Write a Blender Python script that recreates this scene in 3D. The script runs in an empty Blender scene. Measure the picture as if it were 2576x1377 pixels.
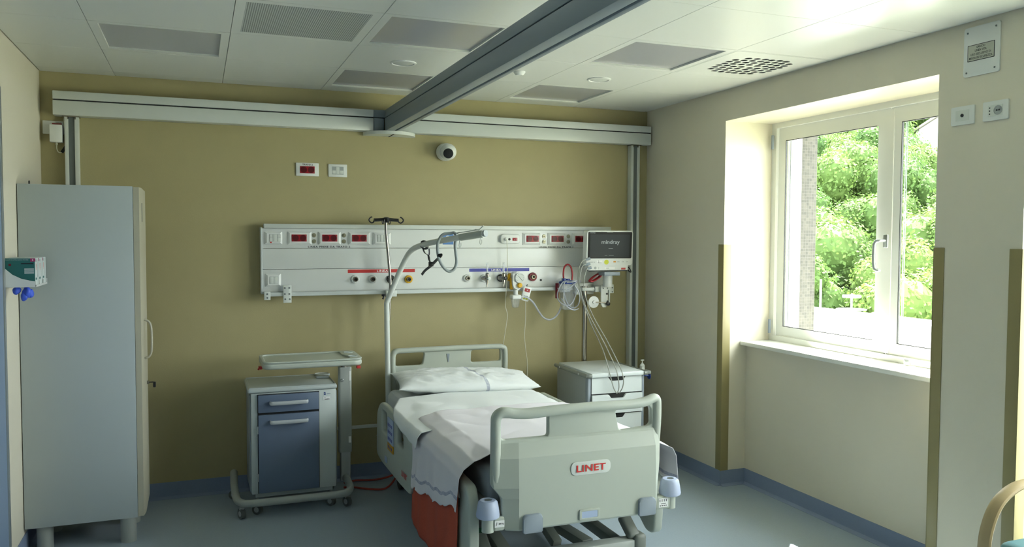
import bpy, bmesh, math, random
from mathutils import Vector, Matrix, noise
PI = math.pi
random.seed(7)
sc = bpy.context.scene
col = sc.collection

# ---------------------------------------------------------------- camera
def make_camera():
    f, cx, cy, cz, yaw, pitch, roll = 2043.92, .8429, -5.4043, 1.625, .3689, -.0444, .004
    fw = Vector((math.sin(yaw)*math.cos(pitch), math.cos(yaw)*math.cos(pitch), math.sin(pitch)))
    r = Vector((math.cos(yaw), -math.sin(yaw), 0)); u = r.cross(fw)
    r2 = r*math.cos(roll)+u*math.sin(roll); u2 = -r*math.sin(roll)+u*math.cos(roll)
    cd = bpy.data.cameras.new('camera'); cam = bpy.data.objects.new('camera', cd); col.objects.link(cam)
    m = Matrix((r2, u2, -fw)).transposed().to_4x4(); m.translation = Vector((cx, cy, cz))
    cam.matrix_world = m
    cd.sensor_width = 36; cd.lens = f/2576*36; cd.clip_start = .05; cd.clip_end = 600
    sc.camera = cam
make_camera()

# ---------------------------------------------------------------- world, sun, exposure
W = bpy.data.worlds.new('world'); sc.world = W; W.use_nodes = True
bg = W.node_tree.nodes['Background']
bg.inputs[0].default_value = (.90, .97, 1.0, 1); bg.inputs[1].default_value = 7.5
sd = bpy.data.lights.new('sun', 'SUN'); sd.energy = 28; sd.angle = .009; sd.color = (1, .97, .86)
sun = bpy.data.objects.new('sun', sd); col.objects.link(sun)
sun.rotation_euler = Vector((.41, .40, 1)).to_track_quat('Z', 'Y').to_euler(); sun.location = (30, 30, 50)
sc.view_settings.view_transform = 'Standard'; sc.view_settings.look = 'None'
sc.view_settings.gamma = 1; sc.view_settings.use_curve_mapping = False
sc.view_settings.exposure = 1.2

def portal(x, y, z, sy, sz, rot):
    l = bpy.data.lights.new('window_portal', 'AREA'); l.shape = 'RECTANGLE'; l.size = sy; l.size_y = sz
    l.cycles.is_portal = True
    o = bpy.data.objects.new('window_portal', l); col.objects.link(o); o.location = (x, y, z); o.rotation_euler = rot
portal(4.70, -1.86, 1.66, 1.40, 1.34, (PI/2, 0, PI/2))
portal(4.70, -3.85, 1.25, 1.6, 2.2, (PI/2, 0, PI/2))

# ---------------------------------------------------------------- materials
def lin(h):
    h = h.lstrip('#'); v = [int(h[i:i+2], 16)/255 for i in (0, 2, 4)]
    return tuple(c/12.92 if c <= .04045 else ((c+.055)/1.055)**2.4 for c in v)+(1,)
def mat(name, colr, rough=.5, metal=0, spec=.5, noise_amt=0, nscale=40, bump=0, bscale=200, emit=None, trans=0, coat=0, sheen=0):
    m = bpy.data.materials.new(name); m.use_nodes = True; nt = m.node_tree; b = nt.nodes['Principled BSDF']
    c = lin(colr) if isinstance(colr, str) else tuple(colr)+(1,)
    b.inputs['Base Color'].default_value = c; b.inputs['Roughness'].default_value = rough
    b.inputs['Metallic'].default_value = metal; b.inputs['Specular IOR Level'].default_value = spec
    if coat: b.inputs['Coat Weight'].default_value = coat; b.inputs['Coat Roughness'].default_value = .12
    if sheen: b.inputs['Sheen Weight'].default_value = sheen
    if trans: b.inputs['Transmission Weight'].default_value = trans
    tc = nt.nodes.new('ShaderNodeTexCoord')
    if noise_amt:
        n = nt.nodes.new('ShaderNodeTexNoise'); n.inputs['Scale'].default_value = nscale; n.inputs['Detail'].default_value = 5
        nt.links.new(tc.outputs['Object'], n.inputs['Vector'])
        mx = nt.nodes.new('ShaderNodeMix'); mx.data_type = 'RGBA'
        mx.inputs['A'].default_value = tuple(min(1, v*(1-noise_amt)) for v in c[:3])+(1,)
        mx.inputs['B'].default_value = tuple(min(1, v*(1+noise_amt)) for v in c[:3])+(1,)
        nt.links.new(n.outputs['Fac'], mx.inputs['Factor']); nt.links.new(mx.outputs['Result'], b.inputs['Base Color'])
    if bump:
        n = nt.nodes.new('ShaderNodeTexNoise'); n.inputs['Scale'].default_value = bscale; n.inputs['Detail'].default_value = 4
        nt.links.new(tc.outputs['Object'], n.inputs['Vector'])
        bp = nt.nodes.new('ShaderNodeBump'); bp.inputs['Strength'].default_value = bump; bp.inputs['Distance'].default_value = .002
        nt.links.new(n.outputs['Fac'], bp.inputs['Height']); nt.links.new(bp.outputs['Normal'], b.inputs['Normal'])
    if emit:
        b.inputs['Emission Color'].default_value = lin(emit[0]); b.inputs['Emission Strength'].default_value = emit[1]
    return m
def clear(name, tint, opacity=.25, rough=.1, gl=.12):
    """thin see-through plastic or glass: transparent + a little diffuse + gloss by Fresnel"""
    m = bpy.data.materials.new(name); m.use_nodes = True; nt = m.node_tree; nt.nodes.clear()
    out = nt.nodes.new('ShaderNodeOutputMaterial'); tr = nt.nodes.new('ShaderNodeBsdfTransparent')
    df = nt.nodes.new('ShaderNodeBsdfDiffuse'); gs = nt.nodes.new('ShaderNodeBsdfGlossy'); gs.inputs['Roughness'].default_value = rough
    df.inputs['Color'].default_value = lin(tint); tr.inputs['Color'].default_value = (.97, .98, .98, 1)
    m1 = nt.nodes.new('ShaderNodeMixShader'); m1.inputs[0].default_value = opacity
    nt.links.new(tr.outputs[0], m1.inputs[1]); nt.links.new(df.outputs[0], m1.inputs[2])
    lw = nt.nodes.new('ShaderNodeLayerWeight'); lw.inputs['Blend'].default_value = .5   # Schlick reflectance from the facing angle
    pw = nt.nodes.new('ShaderNodeMath'); pw.operation = 'POWER'; pw.inputs[1].default_value = 5; nt.links.new(lw.outputs['Facing'], pw.inputs[0])
    m2 = nt.nodes.new('ShaderNodeMixShader')
    mul = nt.nodes.new('ShaderNodeMath'); mul.operation = 'MULTIPLY_ADD'; mul.inputs[1].default_value = .9; mul.inputs[2].default_value = gl*.2
    nt.links.new(pw.outputs[0], mul.inputs[0]); nt.links.new(mul.outputs[0], m2.inputs[0])
    nt.links.new(m1.outputs[0], m2.inputs[1]); nt.links.new(gs.outputs[0], m2.inputs[2]); nt.links.new(m2.outputs[0], out.inputs[0])
    return m

M = dict(
    wall_tan=mat('tan wall paint', '#ADA479', .55, noise_amt=.05, nscale=6, bump=.25, bscale=260),
    wall_cream=mat('cream wall covering', '#DCD6C2', .5, noise_amt=.02, nscale=5, bump=.25, bscale=260),
    ceil=mat('white enamelled ceiling tile', '#DFE2DC', .34, spec=.4),
    ceil_void=mat('dark ceiling void', '#40443F', .8),
    floor=mat('blue grey vinyl floor', '#A3B2BD', .24, noise_amt=.07, nscale=160, bump=.12, bscale=120),
    base=mat('blue vinyl skirting', '#8191AC', .4, noise_amt=.06, nscale=150),
    guard=mat('olive corner guard', '#93895C', .45),
    white=mat('white plastic', '#E2E5E1', .35),
    offwhite=mat('off white painted metal', '#D5DAD3', .35),
    alu=mat('brushed aluminium', '#B9BFBE', .35, metal=.8),
    alu_d=mat('grey aluminium channel', '#6E7675', .5, metal=.3),
    rail_w=mat('satin white rail cover', '#D3D9D6', .3),
    dark=mat('black plastic', '#15171A', .35),
    slot=mat('dark gap', '#1B1E1E', .6),
    red=mat('red socket insert', '#9E1524', .3),
    redd=mat('dark red socket well', '#5E0B15', .35),
    redlab=mat('red label', '#C23330', .45),
    bluelab=mat('blue violet label', '#4A50A8', .45),
    bluesq=mat('blue number plate', '#5A86C0', .45),
    ink=mat('black ink', '#22252A', .6),
    wink=mat('white ink', '#F2F3F0', .6),
    rink=mat('red ink', '#D0312C', .5),
    chrome=mat('chrome steel', '#9E9A90', .24, metal=1),
    brass=mat('dull brass', '#A3A08A', .35, metal=.8),
    yellow=mat('yellow ring', '#E3B222', .35),
    maroon=mat('maroon ring', '#7A1724', .35),
    bed=mat('grey white bed plastic', '#B7BEB2', .38, bump=.05, bscale=500),
    bezel=mat('matt black bezel', '#101214', .35, spec=.15),
    loop=mat('grey loop rubber', '#9AA3A2', .5),
    pad=mat('grey plastic pad', '#8F9AA3', .45),
    bumper=mat('pale blue roller bumper', '#B7C2DA', .4),
    bframe=mat('bed frame grey', '#7D827A', .4),
    bframe_l=mat('bed frame light grey', '#B4BAB2', .4),
    sheet=mat('white cotton', '#EAEEEC', .85, sheen=.2, bump=.3, bscale=900),
    spread=mat('off white woven bedspread', '#E4E0E3', .9, sheen=.2, bump=.5, bscale=700),
    orange=mat('orange blanket', '#B9543C', .95, noise_amt=.1, nscale=90, bump=.5, bscale=400),
    dgrey=mat('dark grey mattress cover', '#8A9295', .8, noise_amt=.06, nscale=30),
    cab=mat('pale grey cabinet', '#BCC5C2', .4),
    locker=mat('light grey locker laminate', '#B1BBBC', .38),
    lockdoor=mat('beige locker door', '#B6B39F', .4),
    bluefr=mat('slate blue drawer front', '#65748A', .35, noise_amt=.02, nscale=8),
    handle=mat('light grey handle', '#B4BABC', .35),
    tube=mat('grey painted tube', '#A4AAA4', .35),
    wheel=mat('grey castor rubber', '#5F6360', .6),
    wood=mat('light beech wood', '#B8A47A', .4, noise_amt=.08, nscale=25),
    teal=mat('teal vinyl upholstery', '#6FA0A8', .45),
    cartw=mat('white cart front', '#DDE4E3', .3),
    cartg=mat('grey cart side', '#A3A9A8', .4),
    carte=mat('grey cart edge', '#8A8F88', .4),
    screen=mat('dark screen', '#22282A', .35, spec=.15, emit=('#1A2022', .25)),
    scrtext=mat('screen lettering', '#7E8688', .5, emit=('#858D90', .25)),
    cable=mat('grey cable', '#A7A99F', .5),
    cordw=mat('cream cord', '#D8D8C4', .5),
    redtube=mat('red rubber tube', '#A3202A', .4),
    orhose=mat('orange red floor hose', '#A03A2A', .45),
    bluecap=mat('blue canister lid', '#26418A', .35),
    clearp=clear('clear canister plastic', '#C6CBD2', .22, .08, .5),
    milky=clear('milky tubing', '#C9CDD4', .55, .2, .3),
    glass=clear('window glass', '#FFFFFF', .0, .02, .1),
    pvc=mat('white window frame', '#E8EAE2', .3),
    gasket=mat('black gasket', '#191B1A', .5),
    mosaic=None,
    glovebox=mat('teal glove carton', '#2C6E6A', .5),
    boxw=mat('white carton', '#C9D2D0', .5),
    magenta=mat('magenta size mark', '#B5306E', .5),
    glove=mat('blue nitrile glove', '#4263D8', .5),
    diffuser=mat('grey violet light diffuser', '#ACADB0', .2),
    perf=None,
    green=mat('green pedal tip', '#0F4A2C', .4),
    sky=mat('pale blue sticker', '#AEBED8', .5),
    amber=mat('amber sticker', '#C79325', .5),
    lime=mat('lime sticker', '#C9CF2C', .5),
    orb=mat('orange key', '#E39A3A', .5),
    stripe=mat('blue grey woven stripe', '#6F7BA0', .9),
    doorb=mat('blue laminate door', '#7488A0', .4),
    labelg=mat('grey engraved label', '#B9BCAE', .5),
    roofw=mat('white roof membrane', '#A0A09C', .8),
    trunk=mat('tree bark', '#4A3A2A', .9),
    plaster=mat('outdoor white plaster', '#EDEDE8', .8),
    soil=mat('undergrowth', '#26401A', .95, noise_amt=.4, nscale=.8),
    meadow=mat('pale ground', '#8B8F78', .9, noise_amt=.3, nscale=.15),
    rooftile=mat('roof tile', '#8A8078', .8),
)
def mosaic():
    m = mat('grey mosaic tiles', '#9C9A93', .85, spec=.08); nt = m.node_tree; b = nt.nodes['Principled BSDF']
    tc = nt.nodes.new('ShaderNodeTexCoord'); v = nt.nodes.new('ShaderNodeTexBrick'); v.offset = 0
    mp = nt.nodes.new('ShaderNodeMapping'); mp.inputs['Rotation'].default_value = (PI/2, 0, 0)
    v.inputs['Scale'].default_value = 1; v.inputs['Brick Width'].default_value = .02; v.inputs['Row Height'].default_value = .02; v.inputs['Mortar Size'].default_value = .001
    v.inputs['Color1'].default_value = lin('#454442'); v.inputs['Color2'].default_value = lin('#54524D'); v.inputs['Mortar'].default_value = lin('#5E5D59')
    nt.links.new(tc.outputs['Object'], mp.inputs[0]); nt.links.new(mp.outputs[0], v.inputs['Vector']); nt.links.new(v.outputs['Color'], b.inputs['Base Color'])
    return m
M['mosaic'] = mosaic()
M['beamg'] = mat('grey satin beam', '#8A979E', .35, metal=.15)
def perf():
    m = mat('perforated white metal', '#C3CAC6', .4); nt = m.node_tree; b = nt.nodes['Principled BSDF']
    tc = nt.nodes.new('ShaderNodeTexCoord'); sep = nt.nodes.new('ShaderNodeSeparateXYZ'); nt.links.new(tc.outputs['Object'], sep.inputs[0])
    def mth(op, a, bb=None):
        n = nt.nodes.new('ShaderNodeMath'); n.operation = op
        for i, q in enumerate((a, bb)):
            if q is None: continue
            if isinstance(q, (int, float)): n.inputs[i].default_value = q
            else: nt.links.new(q, n.inputs[i])
        return n.outputs[0]
    fx = mth('SUBTRACT', mth('FRACT', mth('MULTIPLY', sep.outputs[0], 110)), .5)
    fy = mth('SUBTRACT', mth('FRACT', mth('MULTIPLY', sep.outputs[1], 110)), .5)
    d = mth('ADD', mth('MULTIPLY', fx, fx), mth('MULTIPLY', fy, fy))
    k = mth('LESS_THAN', d, .10)
    mx = nt.nodes.new('ShaderNodeMix'); mx.data_type = 'RGBA'; mx.inputs['A'].default_value = lin('#C3CAC6'); mx.inputs['B'].default_value = lin('#2E3230')
    nt.links.new(k, mx.inputs['Factor']); nt.links.new(mx.outputs['Result'], b.inputs['Base Color']); return m
M['perf'] = perf()
def banded(name, base, band, half, rough=.88):
    m = mat(name, base, rough, sheen=.2, bump=.35, bscale=800); nt = m.node_tree; b = nt.nodes['Principled BSDF']
    at = nt.nodes.new('ShaderNodeAttribute'); at.attribute_name = 'band'
    tc = nt.nodes.new('ShaderNodeTexCoord'); n = nt.nodes.new('ShaderNodeTexNoise'); n.inputs['Scale'].default_value = 60; nt.links.new(tc.outputs['Object'], n.inputs['Vector'])
    ab = nt.nodes.new('ShaderNodeMath'); ab.operation = 'ABSOLUTE'; nt.links.new(at.outputs['Fac'], ab.inputs[0])
    lt = nt.nodes.new('ShaderNodeMath'); lt.operation = 'LESS_THAN'; lt.inputs[1].default_value = half; nt.links.new(ab.outputs[0], lt.inputs[0])
    g2 = nt.nodes.new('ShaderNodeMath'); g2.operation = 'MULTIPLY_ADD'; g2.inputs[1].default_value = .9; g2.inputs[2].default_value = .1; nt.links.new(n.outputs['Fac'], g2.inputs[0])
    ml = nt.nodes.new('ShaderNodeMath'); ml.operation = 'MULTIPLY'; nt.links.new(lt.outputs[0], ml.inputs[0]); nt.links.new(g2.outputs[0], ml.inputs[1])
    mx = nt.nodes.new('ShaderNodeMix'); mx.data_type = 'RGBA'; mx.inputs['A'].default_value = lin(base); mx.inputs['B'].default_value = lin(band)
    nt.links.new(ml.outputs[0], mx.inputs['Factor']); nt.links.new(mx.outputs['Result'], b.inputs['Base Color']); return m
M['spread'] = banded('bedspread with woven band', '#E4E0E3', '#6F7BA0', .008)
M['pcase'] = banded('pillow case with printed band', '#EAEEEC', '#7C86A4', .010)
def leafmat(name, c1, c2):
    m = bpy.data.materials.new(name); m.use_nodes = True; nt = m.node_tree; b = nt.nodes['Principled BSDF']
    b.inputs['Roughness'].default_value = .7; b.inputs['Specular IOR Level'].default_value = .2
    oi = nt.nodes.new('ShaderNodeObjectInfo'); tc = nt.nodes.new('ShaderNodeTexCoord'); n = nt.nodes.new('ShaderNodeTexNoise'); n.inputs['Scale'].default_value = .9
    nt.links.new(tc.outputs['Object'], n.inputs['Vector'])
    a = nt.nodes.new('ShaderNodeMath'); a.operation = 'MULTIPLY_ADD'; a.inputs[1].default_value = .5; a.inputs[2].default_value = 0
    nt.links.new(n.outputs['Fac'], a.inputs[0])
    s = nt.nodes.new('ShaderNodeMath'); s.operation = 'MULTIPLY_ADD'; s.inputs[1].default_value = .5
    nt.links.new(oi.outputs['Random'], s.inputs[0]); nt.links.new(a.outputs[0], s.inputs[2])
    mx = nt.nodes.new('ShaderNodeMix'); mx.data_type = 'RGBA'; mx.inputs['A'].default_value = lin(c1); mx.inputs['B'].default_value = lin(c2)
    nt.links.new(s.outputs[0], mx.inputs['Factor']); nt.links.new(mx.outputs['Result'], b.inputs['Base Color'])
    tl = nt.nodes.new('ShaderNodeBsdfTranslucent'); nt.links.new(mx.outputs['Result'], tl.inputs['Color'])
    ms = nt.nodes.new('ShaderNodeMixShader'); ms.inputs[0].default_value = .35
    out = nt.nodes['Material Output']; nt.links.new(b.outputs[0], ms.inputs[1]); nt.links.new(tl.outputs[0], ms.inputs[2]); nt.links.new(ms.outputs[0], out.inputs[0])
    return m
M['leaf'] = leafmat('green foliage', '#34522A', '#647839')

# ---------------------------------------------------------------- builders
def frame(o, r, u):
    r = Vector(r).normalized(); u = Vector(u).normalized(); n = r.cross(u)
    m = Matrix((r, u, n)).transposed().to_4x4(); m.translation = Vector(o); return m   # local (x right, y up, z out)
def smooth_pts(pts, n=6, closed=False):
    P = [Vector(p) for p in pts]; out = []
    N = len(P)
    for i in range(N if closed else N-1):
        if closed: a, b, c, d = P[i-1], P[i], P[(i+1) % N], P[(i+2) % N]
        else: a, b, c, d = P[max(i-1, 0)], P[i], P[i+1], P[min(i+2, N-1)]
        for k in range(n):
            t = k/n
            out.append(.5*((2*b)+(c-a)*t+(2*a-5*b+4*c-d)*t*t+(3*b-a-3*c+d)*t**3))
    if not closed: out.append(P[-1])
    return out
def rpoly(pts, r, n=5):
    out = []; N = len(pts); rr = r if isinstance(r, (list, tuple)) else [r]*N
    for i in range(N):
        p = Vector(pts[i]); a = Vector(pts[i-1])-p; b = Vector(pts[(i+1) % N])-p
        q = min(rr[i], a.length*.49, b.length*.49)
        if q < 1e-5: out.append(tuple(p)); continue
        s = p+a.normalized()*q; e = p+b.normalized()*q
        for k in range(n+1):
            t = k/n; out.append(tuple(s*(1-t)**2+p*2*t*(1-t)+e*t*t))
    return out
def rrect(x0, y0, x1, y1, r, n=5): return rpoly([(x0, y0), (x1, y0), (x1, y1), (x0, y1)], r, n)

class MB:
    def __init__(s, T=None): s.bm = bmesh.new(); s.T = T; s.mi = 0
    def _add(s, verts): pass
    def box(s, x0, y0, z0, x1, y1, z1, bev=0, seg=2, T=None):
        x0, x1 = sorted((x0, x1)); y0, y1 = sorted((y0, y1)); z0, z1 = sorted((z0, z1))
        t = bmesh.new(); bmesh.ops.create_cube(t, size=1)
        for v in t.verts: v.co = Vector(((x0+x1)/2+v.co.x*(x1-x0), (y0+y1)/2+v.co.y*(y1-y0), (z0+z1)/2+v.co.z*(z1-z0)))
        if bev:
            bev = min(bev, (x1-x0)*.45, (y1-y0)*.45, (z1-z0)*.45)
            bmesh.ops.bevel(t, geom=t.edges[:], offset=bev, segments=seg, profile=.5, affect='EDGES')
        return s.merge(t, T)
    def merge(s, t, T=None):
        if T is not None: t.transform(T)
        mp = {}
        for v in t.verts: mp[v] = s.bm.verts.new(v.co)
        for f in t.faces:
            try: g = s.bm.faces.new([mp[v] for v in f.verts]); g.material_index = s.mi
            except ValueError: pass
        t.free(); return s
    def cyl(s, p0, p1, r, r1=None, seg=24, cap=True):
        p0 = Vector(p0); p1 = Vector(p1); r1 = r if r1 is None else r1
        return s.loft([(p0, r), (p1, r1)], (p1-p0), seg, cap)
    def loft(s, rings, axis, seg=24, cap=True):
        ax = Vector(axis).normalized(); u = ax.orthogonal().normalized(); w = ax.cross(u); L = []
        for c, r in rings:
            L.append([s.bm.verts.new(Vector(c)+(u*math.cos(2*PI*k/seg)+w*math.sin(2*PI*k/seg))*r) for k in range(seg)])
        for a, b in zip(L, L[1:]):
            for k in range(seg):
                f = s.bm.faces.new((a[k], a[(k+1) % seg], b[(k+1) % seg], b[k])); f.material_index = s.mi
        if cap:
            f = s.bm.faces.new(L[0][::-1]); f.material_index = s.mi; f = s.bm.faces.new(L[-1]); f.material_index = s.mi
        return s
    def lathe(s, o, axis, prof, seg=28, cap=True):
        ax = Vector(axis).normalized(); return s.loft([(Vector(o)+ax*h, max(r, .0004)) for r, h in prof], ax, seg, cap)
    def tube(s, pts, r, seg=10, n=6, closed=False, flat=None, smooth=True):
        P = smooth_pts(pts, n, closed) if smooth and len(pts) > 2 else [Vector(p) for p in pts]
        N = len(P); L = []; u = None
        for i, p in enumerate(P):
            if closed: t = P[(i+1) % N]-P[i-1]
            else: t = P[min(i+1, N-1)]-P[max(i-1, 0)]
            if t.length < 1e-9: t = Vector((0, 0, 1))
            t.normalize()
            if u is None: u = t.orthogonal().normalized() if flat is None else (Vector(flat)-t*Vector(flat).dot(t)).normalized()
            else: u = (u-t*u.dot(t)).normalized()
            w = t.cross(u); ru, rw = (r if isinstance(r, tuple) else (r, r))
            L.append([s.bm.verts.new(p+u*math.cos(2*PI*k/seg)*ru+w*math.sin(2*PI*k/seg)*rw) for k in range(seg)])
        rng = range(N) if closed else range(N-1)
        for i in rng:
            a, b = L[i], L[(i+1) % N]
            for k in range(seg):
                f = s.bm.faces.new((a[k], a[(k+1) % seg], b[(k+1) % seg], b[k])); f.material_index = s.mi
        if not closed: s.bm.faces.new(L[0][::-1]).material_index = s.mi; s.bm.faces.new(L[-1]).material_index = s.mi
        return s
    def sphere(s, c, r, sc3=(1, 1, 1), u=20, v=14):
        t = bmesh.new(); bmesh.ops.create_uvsphere(t, u_segments=u, v_segments=v, radius=r)
        for q in t.verts: q.co = Vector(c)+Vector((q.co.x*sc3[0], q.co.y*sc3[1], q.co.z*sc3[2]))
        return s.merge(t)
    def prism(s, poly, T, d0, d1, bev=0):
        """polygon in T's local xy, extruded along local z from d0 to d1"""
        t = bmesh.new(); a = [t.verts.new((p[0], p[1], d0)) for p in poly]; b = [t.verts.new((p[0], p[1], d1)) for p in poly]
        N = len(poly); t.faces.new(a[::-1]); top = t.faces.new(b)
        for k in range(N): t.faces.new((a[k], a[(k+1) % N], b[(k+1) % N], b[k]))
        if bev: bmesh.ops.bevel(t, geom=list(top.edges), offset=bev, segments=3, profile=.5, affect='EDGES')
        return s.merge(t, T)
    def grid(s, fn, nu, nv):
        V = [[s.bm.verts.new(fn(i/(nu-1), j/(nv-1))) for j in range(nv)] for i in range(nu)]
        for i in range(nu-1):
            for j in range(nv-1):
                s.bm.faces.new((V[i][j], V[i+1][j], V[i+1][j+1], V[i][j+1])).material_index = s.mi
        return s
    def build(s, name, m, parent=None, angle=35, **kw):
        if s.T is not None: s.bm.transform(s.T)
        bmesh.ops.recalc_face_normals(s.bm, faces=s.bm.faces[:])
        me = bpy.data.meshes.new(name); s.bm.to_mesh(me); s.bm.free()
        return link_mesh(me, name, m, parent, angle, **kw)
def link_mesh(me, name, m, parent=None, angle=35, **kw):
    for x in (m if isinstance(m, (list, tuple)) else [m]): me.materials.append(M[x] if isinstance(x, str) else x)
    for p in me.polygons: p.use_smooth = True
    me.set_sharp_from_angle(angle=math.radians(angle))
    o = bpy.data.objects.new(name, me); col.objects.link(o)
    if parent is not None: off = worldloc(parent); o.parent = parent
    else:
        vs = me.vertices; lo = [min(v.co[i] for v in vs) for i in range(3)]; hi = [max(v.co[i] for v in vs) for i in range(3)]
        off = Vector(((lo[0]+hi[0])/2, (lo[1]+hi[1])/2, lo[2])); o.location = off
    me.transform(Matrix.Translation(-off))
    return tag(o, **kw)
def worldloc(o):
    v = Vector(o.location)
    while o.parent: o = o.parent; v += Vector(o.location)
    return v
def tag(o, label=None, cat=None, group=None, kind=None):
    if label: o['label'] = label
    if cat: o['category'] = cat
    if group: o['group'] = group
    if kind: o['kind'] = kind
    return o
def thing(name, loc, label, cat, group=None):
    o = bpy.data.objects.new(name, None); col.objects.link(o); o.location = loc; o.empty_display_size = .05
    return tag(o, label, cat, group)
def struct(name, mb, m, parent=None):
    o = mb.build(name, m, parent)
    if parent is None: o['kind'] = 'structure'
    return o
def shape2d(outer, holes, T, depth, bev=0, res=3):
    """filled 2D outline with holes, thickness depth along local z (0..depth)"""
    cu = bpy.data.curves.new('outline', 'CURVE'); cu.dimensions = '2D'; cu.fill_mode = 'BOTH'
    for pl in [outer]+list(holes):
        sp = cu.splines.new('POLY'); sp.points.add(len(pl)-1); sp.use_cyclic_u = True
        for q, p in zip(sp.points, pl): q.co = (p[0], p[1], 0, 1)
    cu.extrude = max(depth/2-bev, 0); cu.bevel_depth = bev; cu.bevel_resolution = res; cu.offset = -bev
    o = bpy.data.objects.new('outline', cu); col.objects.link(o)
    dg = bpy.context.evaluated_depsgraph_get(); dg.update()
    me = bpy.data.meshes.new_from_object(o.evaluated_get(dg)); bpy.data.objects.remove(o); bpy.data.curves.remove(cu)
    me.materials.clear()
    me.transform(T @ Matrix.Translation((0, 0, depth/2)))
    b = bmesh.new(); b.from_mesh(me); bmesh.ops.remove_doubles(b, verts=b.verts[:], dist=1e-6); bmesh.ops.recalc_face_normals(b, faces=b.faces[:]); b.to_mesh(me); b.free()
    return me
def text(s, T, w, h, m, parent, name='lettering', off=.0, ext=.0006, shear=0, space=1.0):
    """text fitted in a w x h box centred on T's origin, lying on T's local xy plane"""
    cu = bpy.data.curves.new('lettering', 'FONT'); cu.body = s; cu.size = 1; cu.extrude = 0; cu.offset = off; cu.shear = shear
    cu.space_character = space; cu.align_x = 'CENTER'
    o = bpy.data.objects.new('lettering', cu); col.objects.link(o)
    dg = bpy.context.evaluated_depsgraph_get(); dg.update()
    me = bpy.data.meshes.new_from_object(o.evaluated_get(dg)); bpy.data.objects.remove(o); bpy.data.curves.remove(cu)
    me.materials.clear()
    vs = me.vertices; x0 = min(v.co.x for v in vs); x1 = max(v.co.x for v in vs); y0 = min(v.co.y for v in vs); y1 = max(v.co.y for v in vs)
    for v in vs: v.co = Vector(((v.co.x-(x0+x1)/2)/(x1-x0)*w, (v.co.y-(y0+y1)/2)/(y1-y0)*h, ext))
    me.transform(T)
    return link_mesh(me, name, m, parent)
RX, UZ = (1, 0, 0), (0, 0, 1)
def F(x, y, z): return frame((x, y, z), RX, UZ)          # a plane facing -y (towards the room)

# ================================================================ SETTING
WX, H, D = 4.024, 2.575, -7.6
struct('floor', MB().box(-.3, D-.3, -.12, 4.6, .3, 0), 'floor')
struct('wall_back', MB().box(-.3, 0, -.1, 4.7, .25, 2.95), 'wall_tan')
struct('wall_left', MB().box(-.25, D, 0, 0, -.0, 2.95), 'wall_cream')
struct('wall_front', MB().box(-.3, D-.25, -.1, 4.7, D, 2.95), 'wall_tan')
# right wall: pillars, parapets, lintels
PIL = [(-.984, 0), (-3.03, -2.60), (D, -4.65)]
OPEN = [(-2.60, -.984), (-4.65, -3.03)]
w = MB()
for a, b in PIL: w.box(WX, a, 0, 4.64, b, 2.95)
for k, (a, b) in enumerate(OPEN):
    w.box(4.213, a, 0, 4.64, b, .925 if k == 0 else .10); w.box(WX, a, 2.38, 4.64, b, 2.95)
struct('wall_right', w, 'wall_cream')

# ceiling: separate enamelled tiles with joints, above them a dark void
LIGHT_TILES = [(0, 1), (2, 0), (2, 2), (4, 0), (4, 2), (0, 6), (2, 6), (4, 6), (0, 9), (2, 9), (4, 9)]; PERF = [(1, 2)]; VENT = [(5, 2)]
X0, Y0, P = .397, -.144, .6
c = MB()
xs = [0.004]+[X0+P*k for k in range(7)]
xs[-1] = WX-.028
ys = [-.004, Y0]+[Y0-P*k for k in range(1, 13)]
for i in range(len(xs)-1):
    for j in range(len(ys)-1):
        if (i-1, j-1) in LIGHT_TILES+PERF+VENT: continue
        g = .0013
        c.box(xs[i]+g, ys[j+1]+g, H, xs[i+1]-g, ys[j]-g, H+.015, bev=.0012, seg=1)
c.box(WX-.026, D, H+.004, WX-.002, 0, H+.02)
struct('ceiling', c, 'ceil')
struct('trim_1', MB().box(-.1, D, H+.05, 4.1, .1, H+.12), 'ceil_void')

# skirting: coved vinyl following the walls
def skirt(name, pts):
    """pts: floor-plan corner points walked with the room on the right-hand side"""
    m = MB()
    for (a, b) in zip(pts, pts[1:]):
        a = Vector(a+(0,)); b = Vector(b+(0,)); d = (b-a).normalized(); n = Vector((d.y, -d.x, 0))
        prof = [(0, 0), (.028, .0), (.028, .0015), (.014, .006), (.006, .014), (.0045, .03), (.0045, .1), (0, .1)]
        va = [m.bm.verts.new(a+n*p-d*0+Vector((0, 0, z))) for p, z in prof]; vb = [m.bm.verts.new(b+n*p+Vector((0, 0, z))) for p, z in prof]
        for k in range(len(prof)-1): m.bm.faces.new((va[k], va[k+1], vb[k+1], vb[k]))
        m.bm.faces.new(va); m.bm.faces.new(vb[::-1])
    return struct(name, m, 'base')
skirt('baseboard_back', [(0, 0), (WX, 0)])
skirt('baseboard_left', [(0, -7.6), (0, 0)])
R = [(WX, 0)]
for a, b in OPEN: R += [(WX, b), (4.213, b), (4.213, a), (WX, a)]
R.append((WX, D)); skirt('baseboard_right', R)

# corner guards
def guard(name, y, s, side):
    m = MB(); t = .004
    m.box(WX-t, y, .1, WX, y+s*.055, 1.585, bev=.0015); m.box(WX-t, y-s*t, .1, WX+.055, y, 1.585, bev=.0015)
    return struct(name, m, 'guard')
guard('trim_2', -.984, 1, 0); guard('trim_3', -2.60, -1, 0); guard('trim_4', -3.03, 1, 0)
guard('trim_5', -4.65, -1, 0)
m = MB()
for a, b in OPEN: m.box(4.16, a+.002, .925, 4.46, b-.002, .950, bev=.004)

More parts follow.
